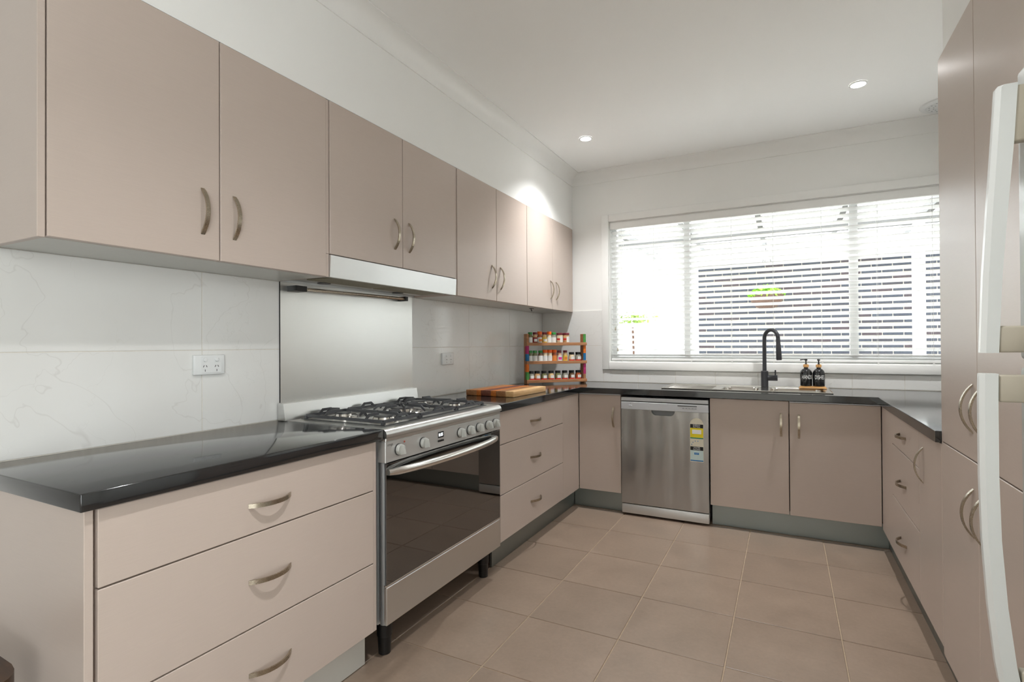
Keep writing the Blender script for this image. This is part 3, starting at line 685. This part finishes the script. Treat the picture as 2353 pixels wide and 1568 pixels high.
# control panel
B('panel_ridge', (0.55, 0.590), (OY0, OY1), (0.851, 0.8655), 'steel_brushed', ck, 0.002)
cp = B('control_panel', (0.55, OX), (OY0, OY1), (0.770, 0.8505), 'steel_panel', ck, 0.002)
KX = OX
for y in (1.637, 1.793, 2.075, 2.158, 2.242, 2.331, 2.404):
    k = M('knob', lathe([(0.0215, 0.0035), (0.0215, 0.013), (0.018, 0.0165), (0.004, 0.017)], (KX, y, 0.811), 24, 'x'), 'knob_grey', ck, smooth=True)
    M('knob_ring', lathe([(0.023, 0.0003), (0.023, 0.0034), (0.010, 0.0035)], (KX, y, 0.811), 24, 'x'), 'black_plastic', k, smooth=True)
    gv = [(KX+0.0168, y-0.0085, 0.811-0.019), (KX+0.0168, y+0.0085, 0.811-0.019), (KX+0.0168, y+0.0085, 0.811+0.019), (KX+0.0168, y-0.0085, 0.811+0.019),
          (KX+0.036, y-0.004, 0.811-0.015), (KX+0.036, y+0.004, 0.811-0.015), (KX+0.030, y+0.004, 0.811+0.015), (KX+0.030, y-0.004, 0.811+0.015)]
    M('grip', (gv, [(0, 3, 2, 1), (4, 5, 6, 7), (0, 1, 5, 4), (1, 2, 6, 5), (2, 3, 7, 6), (3, 0, 4, 7)]), 'knob_grey', k)
dsp = B('clock_display', (OX, OX+0.0015), (1.902, 1.944), (0.812, 0.838), 'print_black', ck, 0.0005)
text('digits', '8:55', 0.019, 'clock_glow', dsp, (OX+0.0015, 1.921, 0.825), (0, 1, 0), (0, 0, 1))
for i in range(4): M('clock_button', lathe([(0.0045, 0), (0.0045, 0.003), (0.003, 0.004)], (OX+0.0003, 1.904+i*0.0115, 0.799), 12, 'x'), 'print_black', ck, smooth=True)
text('lettering', 'omega', 0.0145, 'print_black', ck, (OX, 1.587, 0.838), (0, 1, 0), (0, 0, 1), sx=0.85)
M('indicator_lamp', lathe([(0.004, 0), (0.004, 0.0015), (0.002, 0.002)], (OX+0.0003, 1.672, 0.836), 12, 'x'), 'lamp_red', ck, smooth=True)
# oven door
od = thing('oven_door', None, None, (0, 0, 0)); od.parent = ck; od.location = -WL[ck]; WL[od] = Vector((0, 0, 0))
del_keys = [k for k in od.keys()]
for k in del_keys: del od[k]
B('door_glass', (0.583, OX), (OY0+0.005, OY1-0.005), (0.305, 0.766), 'oven_glass', od, 0.0008)
B('door_back', (0.552, 0.556), (OY0+0.028, OY1-0.028), (0.302, 0.766), 'enamel_dark', od, 0)
B('door_bottom_edge', (0.556, OX-0.001), (OY0+0.004, OY1-0.004), (0.297, 0.3045), 'chrome', od, 0.0005)
for z in (0.40, 0.53): M('oven_rack', join(tube([(0.566, OY0+0.11, z), (0.566, OY1-0.16, z)], 0.0022, 6)), 'rack_wire', od)
hpts = []
for i in range(25):
    s = -1 + 2*i/24; hpts.append((OX+0.004+0.050*(1-abs(s)**2.4)**0.8, 1.993+s*0.420, 0.734))
M('handle', tube(hpts, 0.015, 14, [0.0155 if 0 < i < 24 else 0.012 for i in range(25)]), 'handle_chrome', od, smooth=True)
for y in (1.60, 2.385): M('handle_bracket', lathe([(0.011, 0.0), (0.011, 0.02)], (OX, y, 0.734), 12, 'x'), 'handle_chrome', od, smooth=True)
B('warming_drawer', (0.552, OX), (OY0+0.004, OY1-0.004), (0.152, 0.2955), 'steel_brushed', ck, 0.0015)
for x, y in ((0.515, 1.635), (0.515, 2.405), (0.08, 1.635), (0.08, 2.405)):
    M('foot', lathe([(0.024, 0.001), (0.025, 0.03), (0.027, 0.07), (0.03, 0.072), (0.03, 0.149)], (x, y, 0), 16), 'black_plastic', ck, smooth=True)

# ------------------------------------------------------------------ dishwasher
dw = thing('dishwasher', 'stainless steel dishwasher with energy sticker under the worktop', 'dishwasher', (1.19, 4.0, 0))
A0, A1, YF = 0.8895, 1.4795, 3.718
B('body', (A0+0.004, A1-0.004), (YF+0.05, D-0.05), (0.03, 0.838), 'silver_plastic', dw, 0.002)
B('top_trim', (A0, A1), (YF+0.002, YF+0.049), (0.8145, 0.8405), 'silver_plastic', dw, 0.002)
B('gap_seal', (A0+0.004, A1-0.004), (YF+0.012, YF+0.049), (0.809, 0.8143), 'dark_gap', dw, 0)
B('control_panel', (A0, A1), (YF, YF+0.049), (0.756, 0.8088), 'silver_plastic', dw, 0.002)
hx0, hx1 = 1.102, 1.262
door_poly = [(A0, 0.088), (A1, 0.088), (A1, 0.755), (hx1, 0.755)]
for i in range(1, 8):
    a = math.radians(90*i/8); door_poly.append((hx1-0.035+0.035*math.cos(a), 0.755-0.034*math.sin(a)))
for i in range(1, 8):
    a = math.radians(90-90*i/8); door_poly.append((hx0+0.035-0.035*math.cos(a), 0.755-0.034*math.sin(a)))
door_poly += [(hx0, 0.755), (A0, 0.755)]
dd = M('door', prism(door_poly, 'y', YF+0.004, YF+0.042), 'steel_door', dw)
B('handle_recess', (hx0-0.01, hx1+0.01), (YF+0.0425, YF+0.046), (0.70, 0.755), 'steel_side', dw, 0)  # darker steel, the shade inside the recess put into the colour
B('kick_panel', (A0, A1), (YF+0.006, YF+0.045), (0.016, 0.082), 'steel_panel', dw, 0.004, 2)
B('door_seal', (A0+0.004, A1-0.004), (YF+0.012, YF+0.045), (0.0822, 0.0878), 'dark_gap', dw, 0)
for x in (0.92, 1.45):
    for y in (YF+0.07, 4.2): M('foot', lathe([(0.018, 0.001), (0.018, 0.03)], (x, y, 0), 10), 'black_plastic', dw)
B('power_button', (0.945, 0.968), (YF-0.002, YF+0.001), (0.776, 0.788), 'silver_plastic', dw, 0.003, 2)
M('status_light', lathe([(0.002, 0), (0.002, 0.0012)], (0.957, YF-0.0015, 0.8), 10, 'y'), 'print_black', dw)
B('display_slot', (1.281, 1.407), (YF-0.0012, YF+0.001), (0.7935, 0.7985), 'print_black', dw, 0.0004)
for i in range(5): B('program_button', (1.312+i*0.020, 1.326+i*0.020), (YF-0.0012, YF+0.001), (0.7785, 0.7835), 'print_grey', dw, 0.0008)
# energy and water rating sticker
LX0, LX1, LZ0, LZT = 1.3605, 1.4475, 0.424, 0.676; cxm = (LX0+LX1)/2; rL = (LX1-LX0)/2; ys = YF+0.0036
lp = [(LX0, LZ0), (LX1, LZ0), (LX1, LZT)] + [(cxm+rL*math.cos(math.radians(a)), LZT+0.043*math.sin(math.radians(a))) for a in range(15, 180, 15)] + [(LX0, LZT)]
stk = M('rating_sticker', prism(lp, 'y', ys-0.0002, ys), 'print_cream', dw)
def sbox(name, x0, x1, z0, z1, mat, k=1): return B(name, (x0, x1), (ys-0.0002-0.00025*k, ys-0.0003*1), (z0, z1), mat, stk, 0)
sbox('black_band', LX0+0.002, LX1-0.002, 0.652, 0.677, 'print_black'); sbox('yellow_panel', LX0+0.002, LX1-0.002, 0.588, 0.6515, 'print_yellow')
sbox('white_panel', LX0+0.014, LX1-0.014, 0.612, 0.640, 'print_white', 2); sbox('green_band', LX0+0.002, LX1-0.002, 0.5805, 0.5875, 'print_green')
sbox('black_band', LX0+0.002, LX1-0.002, 0.502, 0.527, 'print_black'); sbox('pale_panel', LX0+0.002, LX1-0.002, 0.437, 0.5015, 'print_pale_blue')
sbox('blue_panel', LX0+0.027, LX1-0.030, 0.473, 0.487, 'print_blue', 2); sbox('blue_band', LX0+0.002, LX1-0.002, 0.4295, 0.4365, 'print_blue')
for sx_, sz_ in ((0.011, 0.541), (0.019, 0.555), (0.034, 0.564), (0.051, 0.5645)):
    M('star', lathe([(0.0035, 0), (0.0035, 0.0003)], (LX0+sx_, ys-0.0007, sz_), 5, 'y'), 'print_blue', stk)
for s_, z_ in (('ENERGY', 0.6698), ('RATING', 0.6585), ('WATER', 0.5198), ('RATING', 0.5085)):
    text('lettering', s_, 0.0125, 'print_white', stk, (cxm, ys-0.0006, z_), (1, 0, 0), (0, 0, 1))
text('lettering', '11.7', 0.0115, 'print_white', stk, (cxm-0.0015, ys-0.0009, 0.480), (1, 0, 0), (0, 0, 1))

# ------------------------------------------------------------------ sink, tap, soap
sk = thing('kitchen_sink', 'stainless steel double bowl sink with left draining board', 'sink', (1.68, 4.05, HC))
def sink_top():
    z = HC+0.0035
    xsn = [SX0, SX0+0.02, 1.50, 1.53, 1.775, 1.835, SX1-0.03, SX1]; ysn = [SY0, SY0+0.03, SY1-0.075, SY1]
    xsn = [SX0, 1.53, 1.775, 1.835, SX1-0.035, SX1]
    ps = []
    for i in range(len(xsn)-1):
        for j in range(3):
            if j == 1 and i in (1, 3): continue
            ps.append(bx(xsn[i], xsn[i+1], ysn[j], ysn[j+1], HC+0.0004, z))
    return join(*ps)
M('rim', sink_top(), 'steel_sink', sk)
M('rim_edge', tube([(SX0, SY0, HC+0.004), (SX1, SY0, HC+0.004), (SX1, SY1, HC+0.004), (SX0, SY1, HC+0.004), (SX0, SY0, HC+0.004)], 0.0035, 8), 'steel_sink', sk, smooth=True)
for i in range(7): B('drainer_rib', (1.19, 1.48), (SY0+0.06+i*0.045, SY0+0.068+i*0.045), (HC+0.0036, HC+0.0062), 'steel_sink', sk, 0.001)
def bowl(x0, x1, depth):
    y0, y1 = SY0+0.03, SY1-0.075; V, Fc = [], []; n = 40; R0 = 0.05
    def ring(ins, z):
        a0, a1, b0, b1 = x0+ins, x1-ins, y0+ins, y1-ins; r = R0; pts = []
        for (cx, cy, st_) in ((a1-r, b1-r, 0), (a0+r, b1-r, 90), (a0+r, b0+r, 180), (a1-r, b0+r, 270)):
            for k in range(n//4): an = math.radians(st_ + 90*k/(n//4-1)); pts.append((cx+r*math.cos(an), cy+r*math.sin(an), z))
        return pts
    sq = []
    for (cx, cy, st_) in ((x1, y1, 0), (x0, y1, 90), (x0, y0, 180), (x1, y0, 270)):
        for k in range(n//4): sq.append((cx, cy, HC+0.0034))
    rings = [sq, ring(0.003, HC+0.003), ring(0.008, HC-0.004), ring(0.014, HC-depth+0.02), ring(0.03, HC-depth)]
    for r in rings: V += r
    for j in range(len(rings)-1):
        for i in range(n): Fc.append((j*n+i, j*n+(i+1) % n, (j+1)*n+(i+1) % n, (j+1)*n+i))
    Fc.append(tuple(range((len(rings)-1)*n, len(rings)*n)))
    b = M('bowl', (V, Fc), 'steel_sink', sk, smooth=True)
    M('drain', lathe([(0.04, 0), (0.04, 0.002), (0.03, 0.001)], ((x0+x1)/2, (y0+y1)/2, HC-depth+0.0006), 18), 'chrome', b, smooth=True)
bowl(1.53, 1.775, 0.12); bowl(1.835, SX1-0.035, 0.16)
tp = thing('kitchen_tap', 'matte black gooseneck kitchen tap with side lever behind the sink', 'tap', (1.80, 4.235, HC+0.004))
tx_, ty_ = 1.802, 4.235; z0 = HC+0.0045
M('base', lathe([(0.024, 0), (0.024, 0.112), (0.022, 0.1145), (0.015, 0.115)], (tx_, ty_, z0), 24), 'tap_black', tp, smooth=True)
neck = [(tx_, ty_, z0+0.115), (tx_, ty_, z0+0.2), (tx_, ty_, z0+0.32)]
ux, uy = 0.80, -0.60      # spout direction
Rn = 0.056
for i in range(1, 15):
    a = math.radians(180 - 12.2*i); s = Rn + Rn*math.cos(a); neck.append((tx_+ux*s, ty_+uy*s, z0+0.345+Rn*math.sin(a)*1.15))
M('neck', tube(neck, 0.0135, 14), 'tap_black', tp, smooth=True)
e = Vector(neck[-1]); dv = (Vector(neck[-1])-Vector(neck[-2])).normalized()
dv = Vector((ux*0.05, uy*0.05, -1)).normalized()
M('spray_head', tube([e, e+dv*0.05, e+dv*0.055, e+dv*0.155, e+dv*0.16], 0.015, 14, [0.0138, 0.0145, 0.0165, 0.0185, 0.016]), 'tap_black', tp, smooth=True)
M('valve', tube([(tx_+0.02, ty_, z0+0.065), (tx_+0.082, ty_, z0+0.065), (tx_+0.084, ty_, z0+0.065)], 0.02, 18, [0.0205, 0.0205, 0.019]), 'tap_black', tp, smooth=True)
M('lever', tube([(tx_+0.070, ty_, z0+0.082), (tx_+0.070, ty_, z0+0.122)], 0.0048, 10), 'tap_black', tp, smooth=True)
tr = thing('bamboo_tray', 'small bamboo tray holding the two black soap bottles', 'tray', (2.1, 4.205, HC+0.004))
M('board', prism([(2.017+0.008*math.cos(a)*0, 0) for a in ()] or [(2.02, HC+0.008), (2.028, HC+0.0155), (2.03, HC+0.020), (2.178, HC+0.020), (2.18, HC+0.0155), (2.188, HC+0.008)], 'y', 4.165, 4.25), 'bamboo', tr)
for x in (2.05, 2.158): B('tray_foot', (x-0.008, x+0.008), (4.2, 4.245), (HC+0.0037, HC+0.0078), 'bamboo', tr, 0.001)
def soap(x, y, word, label, noz):
    zb = HC+0.0205; t = thing('soap_bottle', label, 'soap bottle', (x, y, zb), 'pump bottles on the bamboo tray'); r = 0.0368
    M('bottle', lathe([(r*0.86, 0), (r*0.97, 0.003), (r, 0.008), (r, 0.088), (r*0.97, 0.098), (r*0.86, 0.107), (r*0.62, 0.117), (r*0.38, 0.122), (r*0.36, 0.130), (r*0.3, 0.1305)], (x, y, zb), 28), 'bottle_black', t, smooth=True)
    M('collar', lathe([(r*0.45, 0.1308), (r*0.47, 0.1315), (r*0.47, 0.149), (r*0.45, 0.150), (r*0.2, 0.1503)], (x, y, zb), 20), 'bamboo', t, smooth=True)
    M('pump', join(lathe([(0.009, 0.1505), (0.007, 0.156), (0.0042, 0.157), (0.0042, 0.176), (0.009, 0.177), (0.009, 0.187), (0.006, 0.188)], (x, y, zb), 14),
        tube([(x, y, zb+0.183), (x+noz[0]*0.6, y+noz[1]*0.6, zb+0.1835), (x+noz[0], y+noz[1], zb+0.180)], 0.003, 8)), 'black_plastic', t, smooth=True)
    dx, dy = CAM.x+0.75-x, CAM.y-y; L = math.hypot(dx, dy); n_ = Vector((dx/L, dy/L, 0))
    text('lettering', word, 0.040, 'print_white', t, (x, y, zb+0.062), tuple(Vector((-n_.y, n_.x, 0))), (0, 0, 1), depth=0.0003, sx=0.52 if word == 'HANDS' else 0.50, bend=r)
soap(2.0635, 4.207, 'HANDS', 'black pump bottle lettered HANDS beside the sink', (-0.036, -0.004))
soap(2.1400, 4.207, 'DISHES', 'black pump bottle lettered DISHES beside the sink', (0.004, -0.036))

# ------------------------------------------------------------------ cutting board
cb = thing('cutting_board', 'striped wooden cutting board lying on the black worktop', 'cutting board', (0.315, 3.065, HC), local=True, rotz=math.radians(-1.5))
wx = [-0.170, -0.085, -0.052, 0.018, 0.058, 0.172]; ml = ['strip_tan', 'strip_orange', 'strip_dark', 'strip_orange', 'strip_light']
wx = [-0.172, -0.095, -0.062, 0.010, 0.048, 0.115, 0.172]; ml = ['strip_tan', 'strip_orange', 'strip_dark', 'strip_orange', 'strip_tan', 'strip_light']
for i in range(6): B('wood_strip', (wx[i], wx[i+1]-0.0002), (-0.228, 0.228), (0.0006, 0.036), ml[i], cb, 0.003, 2)

# ------------------------------------------------------------------ power points
def outlet(y0, y1, z0, z1, label):
    t = thing('power_outlet', label, 'outlet', (0.006, (y0+y1)/2, z0), 'double power points on the tiled wall'); w = y1-y0; h = z1-z0
    B('plate', (0.0006, 0.013), (y0, y1), (z0, z1), 'plastic_white', t, 0.003, 2)
    ip = B('inner_plate', (0.0131, 0.0142), (y0+0.2*w, y1-0.12*w), (z0+0.1*h, z1-0.08*h), 'plastic_white', t, 0.0005)
    for f in (0.34, 0.72):
        yc = y0+f*w
        M('switch', lathe([(0.0075, 0.0143), (0.0073, 0.018), (0.005, 0.019)], (0, yc, z1-0.24*h), 16, 'x'), 'plastic_white', t, smooth=True)
        for dy, dz, a in ((-0.0055, 0, 28), (0.0055, 0, -28)):
            ca, sa = math.cos(math.radians(a)), math.sin(math.radians(a)); pts = [(-0.0011, -0.004), (0.0011, -0.004), (0.0011, 0.004), (-0.0011, 0.004)]
            M('socket_slot', prism([(yc+dy+p*ca+q*sa, z0+0.43*h-p*sa+q*ca) for p, q in pts], 'x', 0.01425, 0.0145), 'print_black', t)
        B('socket_slot', (0.01425, 0.0145), (yc-0.001, yc+0.001), (z0+0.16*h, z0+0.27*h), 'print_black', t, 0)
outlet(1.184, 1.3035, 1.113, 1.187, 'white double power outlet on tiles left of the steel splashback')
outlet(2.765, 2.890, 1.093, 1.168, 'white double power outlet on tiles right of the steel splashback')

# ------------------------------------------------------------------ spice rack (local frame: x along the rack, y towards the corner)
ANG = math.radians(45.23); RO = Vector((0.111, 3.789, HC))
def rk(x, y, z): return (RO.x + x*math.cos(ANG) - y*math.sin(ANG), RO.y + x*math.sin(ANG) + y*math.cos(ANG), RO.z+z)
rc = thing('spice_rack', 'three tier wooden spice rack with painted uprights in the corner', 'spice rack', tuple(RO), local=True, rotz=ANG)
SZ = (0.030, 0.180, 0.3285); 
for x0 in (0.0, 0.500):
    B('upright', (x0, x0+0.020), (0.0125, 0.078), (0.0008, 0.405), 'rack_wood', rc, 0.002)
for z in SZ:
    B('shelf', (0.0202, 0.4998), (0.0125, 0.076), (z-0.012, z-0.0005), 'rack_wood', rc, 0.001)
    B('shelf_lip', (-0.002, 0.524), (0.0, 0.0123), (z-0.018, z+0.006), 'rack_wood', rc, 0.0015)
for z0_, z1_, m in ((0.245, 0.308, 'paint_pink'), (0.187, 0.243, 'paint_blue'), (0.10, 0.161, 'paint_orange'), (0.037, 0.098, 'paint_green')):
    B('paint_patch', (-0.0008, 0.0208), (0.0118, 0.046), (z0_, z1_), m, rc, 0.0005)
for z0_, z1_, m in ((0.336, 0.404, 'paint_green'), (0.248, 0.309, 'paint_orange'), (0.187, 0.246, 'paint_blue'), (0.075, 0.16, 'paint_pink')):
    B('paint_patch', (0.4992, 0.5208), (0.0118, 0.02), (z0_, z1_), m, rc, 0.0005)
CN, SN = math.cos(ANG), math.sin(ANG)
def jar(x, tier, kind, lid, lab, fill, label, grp):
    w = rk(x, 0.0445, SZ[tier])
    t = thing('spice_jar', label, 'spice jar', w, grp, local=True, rotz=ANG)
    if kind == 'squat': r, h, lh = 0.0255, 0.056, 0.019
    elif kind == 'wide': r, h, lh = 0.0265, 0.068, 0.017
    else: r, h, lh = 0.0195, 0.072, 0.018
    if kind == 'squat': prof = [(r*0.92, 0), (r, 0.003), (r, h*0.72), (r*0.8, h*0.93), (r*0.76, h)]
    elif kind == 'wide': prof = [(r*0.95, 0), (r, 0.003), (r, h*0.9), (r*0.92, h)]
    else: prof = [(r*0.92, 0), (r, 0.003), (r, h*0.78), (r*0.8, h*0.93), (r*0.78, h)]
    M('glass_body', lathe(prof, (0, 0, 0), 18), fill, t, smooth=True)
    lr = r*(0.86 if kind == 'squat' else 1.03 if kind == 'wide' else (1.0 if lid == 'lid_orange' else 0.9))
    lh2 = lh + (0.006 if lid == 'lid_orange' else 0)
    M('lid', lathe([(lr, h+0.0002), (lr, h+lh2-0.002), (lr*0.93, h+lh2), (lr*0.3, h+lh2)], (0, 0, 0), 18), lid, t, smooth=True)
    def patch(nm, a0, a1, z0, z1, mat, rr):
        n = 10; V = []; Fc = []
        for zz in (z0, z1):
            for i in range(n+1):
                a = math.radians(a0 + (a1-a0)*i/n); V.append((rr*math.sin(a), -rr*math.cos(a), zz))
        for i in range(n): Fc.append((i, i+1, n+2+i, n+1+i))
        M(nm, (V, Fc), mat, t, smooth=True)
    if kind == 'squat':
        patch('label_band', -75, 75, 0.002, h*0.26, 'label_red', r+0.0003); patch('label', -28, 62, h*0.28, h*0.70, 'label_white', r+0.0004)
    elif kind == 'wide':
        patch('label_band', -80, 80, h*0.38, h*0.60, 'label_red', r+0.0003); patch('label', -15, 55, h*0.12, h*0.80, 'label_white', r+0.0005)
    elif lab:
        patch('label', -85, 85, h*0.06, h*0.68, lab[0], r+0.0003)
        if len(lab) > 1: patch('label_band', -40, 55, h*0.2, h*0.5, lab[1], r+0.0006)
fills = ['spice_grey', 'spice_tan', 'spice_olive', 'spice_sand', 'spice_olive', 'spice_grey', 'spice_brown', 'spice_rust']
ords = ['first', 'second', 'third', 'fourth', 'fifth', 'sixth', 'seventh', 'eighth']
for i, (x, fcol) in enumerate(zip((0.0478, 0.1005, 0.160, 0.2215, 0.2815, 0.343, 0.4035, 0.4635), fills)):
    jar(x, 0, 'squat', 'lid_black', None, fcol, f'black lidded spice jar on the bottom rack shelf, {ords[i]} from the left', 'spice jars on the bottom shelf')
G2 = 'spice jars on the middle shelf'; G3 = 'spice jars on the top shelf'
mid_ = [(0.0425, 'tall', 'lid_green', ['label_white'], 'spice_olive', 'green lidded spice jar at the left end of the middle rack shelf'),
    (0.083, 'tall', 'lid_green', ['label_white'], 'spice_olive', 'second green lidded spice jar on the middle rack shelf'),
    (0.130, 'tall', 'lid_green', ['label_white'], 'spice_brown', 'green lidded spice jar right beside the orange lids on the middle shelf'),
    (0.1705, 'tall', 'lid_orange', ['label_white'], 'spice_cream', 'leftmost orange lidded spice jar on the middle rack shelf'),
    (0.2115, 'tall', 'lid_orange', ['label_white'], 'spice_cream', 'middle one of three orange lidded spice jars on the middle shelf'),
    (0.2525, 'tall', 'lid_orange', ['label_orange'], 'spice_rust', 'orange lidded spice jar with orange label on the middle shelf'),
    (0.2965, 'tall', 'lid_maroon', ['label_white', 'label_pink'], 'spice_peach', 'maroon lidded spice jar with bright pink label on the middle shelf'),
    (0.3475, 'tall', 'lid_maroon', ['label_yellow', 'label_orange'], 'spice_sand', 'maroon lidded spice jar with yellow label on the middle shelf'),
    (0.4055, 'squat', 'lid_black', None, 'spice_cream', 'left black lidded spice jar on the middle rack shelf'),
    (0.4640, 'squat', 'lid_black', None, 'spice_grey', 'right black lidded spice jar on the middle rack shelf')]
for m in mid_: jar(m[0], 1, m[1], m[2], m[3], m[4], m[5], G2)
top_ = [(0.0425, 'tall', 'lid_green', ['label_white'], 'spice_olive', 'green lidded spice jar at the left end of the top rack shelf'),
    (0.0835, 'tall', 'lid_maroon', ['label_maroon', 'label_white'], 'spice_tan', 'maroon lidded spice jar with dark red label on the top shelf'),
    (0.1245, 'tall', 'lid_orange', ['label_white', 'label_orange'], 'spice_rust', 'left orange lidded spice jar on the top rack shelf'),
    (0.1655, 'tall', 'lid_maroon', ['label_yellow', 'label_white'], 'spice_sand', 'maroon lidded spice jar between the two orange lids on the top shelf'),
    (0.2065, 'tall', 'lid_orange', ['label_white'], 'spice_cream', 'right orange lidded spice jar on the top rack shelf'),
    (0.2475, 'tall', 'lid_green', ['label_white'], 'spice_grey', 'green lidded spice jar in the middle of the top rack shelf'),
    (0.3000, 'wide', 'lid_maroon', None, 'spice_cream', 'left one of two wide maroon lidded jars on the top shelf'),
    (0.3570, 'wide', 'lid_maroon', None, 'spice_tan', 'right one of two wide maroon lidded jars on the top shelf')]
for m in top_: jar(m[0], 2, m[1], m[2], m[3], m[4], m[5], G3)

# ------------------------------------------------------------------ ceiling fittings
def downlight(x, y, label):
    t = thing('downlight', label, 'downlight', (x, y, CEIL), 'recessed ceiling downlights')
    M('trim_ring', lathe([(0.046, -0.001), (0.0455, -0.005), (0.037, -0.0065), (0.036, -0.001)], (x, y, CEIL), 32, cap=False), 'plastic_white', t, smooth=True)
    M('diffuser', lathe([(0.0358, -0.0045), (0.01, -0.0046)], (x, y, CEIL), 32, cap=False), 'downlight_glow', t)
    sl_ = bpy.data.lights.new('downlight_beam', 'SPOT'); sl_.energy = LAMP; sl_.spot_size = math.radians(122); sl_.spot_blend = 1.0; sl_.shadow_soft_size = 0.035; sl_.color = (0.985, 0.99, 1.0)
    so_ = bpy.data.objects.new('downlight_beam', sl_); COL.objects.link(so_); so_.parent = t; so_.location = (0, 0, -0.012)
downlight(0.688, 3.574, 'recessed white downlight glowing in the ceiling nearer the left corner')
downlight(2.316, 3.553, 'recessed white downlight glowing in the ceiling nearer the pantry')
downlight(1.55, 1.00, 'added unseen ceiling downlight above the middle of the floor')  # extra lamp out of view, added to brighten the near half
vt = thing('ceiling_vent', 'round white ceiling vent with pierced grille beside the pantry', 'vent', (2.83, 4.13, CEIL))
M('ring', lathe([(0.135, -0.0006), (0.132, -0.008), (0.105, -0.014), (0.098, -0.010)], (2.83, 4.10, CEIL), 40, cap=False), 'plastic_white', vt, smooth=True)
M('grille', lathe([(0.100, -0.0105), (0.05, -0.0135), (0.005, -0.014)], (2.83, 4.10, CEIL), 32, cap=False), 'plastic_white', vt, smooth=True)
for i in range(16):
    a = 2*math.pi*i/16
    for rr, w in ((0.088, 0.010), (0.066, 0.008)): M('grille_hole', lathe([(w*0.5, -0.0142), (w*0.4, -0.0141)], (2.83+rr*math.cos(a), 4.10+rr*math.sin(a), CEIL+(0.0016 if rr > 0.08 else -0.0004)), 6), 'print_grey', vt)

# ------------------------------------------------------------------ wooden stool peeking in at lower left
so = thing('wooden_stool', 'dark wooden stool corner peeking in beside the near end panel', 'stool', (0.36, 0.38, 0))
M('seat', prism([(0.335+0.15*math.copysign(abs(math.cos(a))**0.5, math.cos(a)), 0.40+0.135*math.copysign(abs(math.sin(a))**0.5, math.sin(a))) for a in [2*math.pi*i/28 for i in range(28)]], 'z', 0.485, 0.515), 'stool_wood', so, smooth=True)
for x in (0.23, 0.43):
    for y in (0.30, 0.495): M('leg', tube([(x, y, 0.001), (x, y, 0.484)], 0.017, 10), 'stool_wood', so, smooth=True)
    M('stretcher', tube([(x, 0.30, 0.2), (x, 0.495, 0.2)], 0.01, 8), 'stool_wood', so, smooth=True)
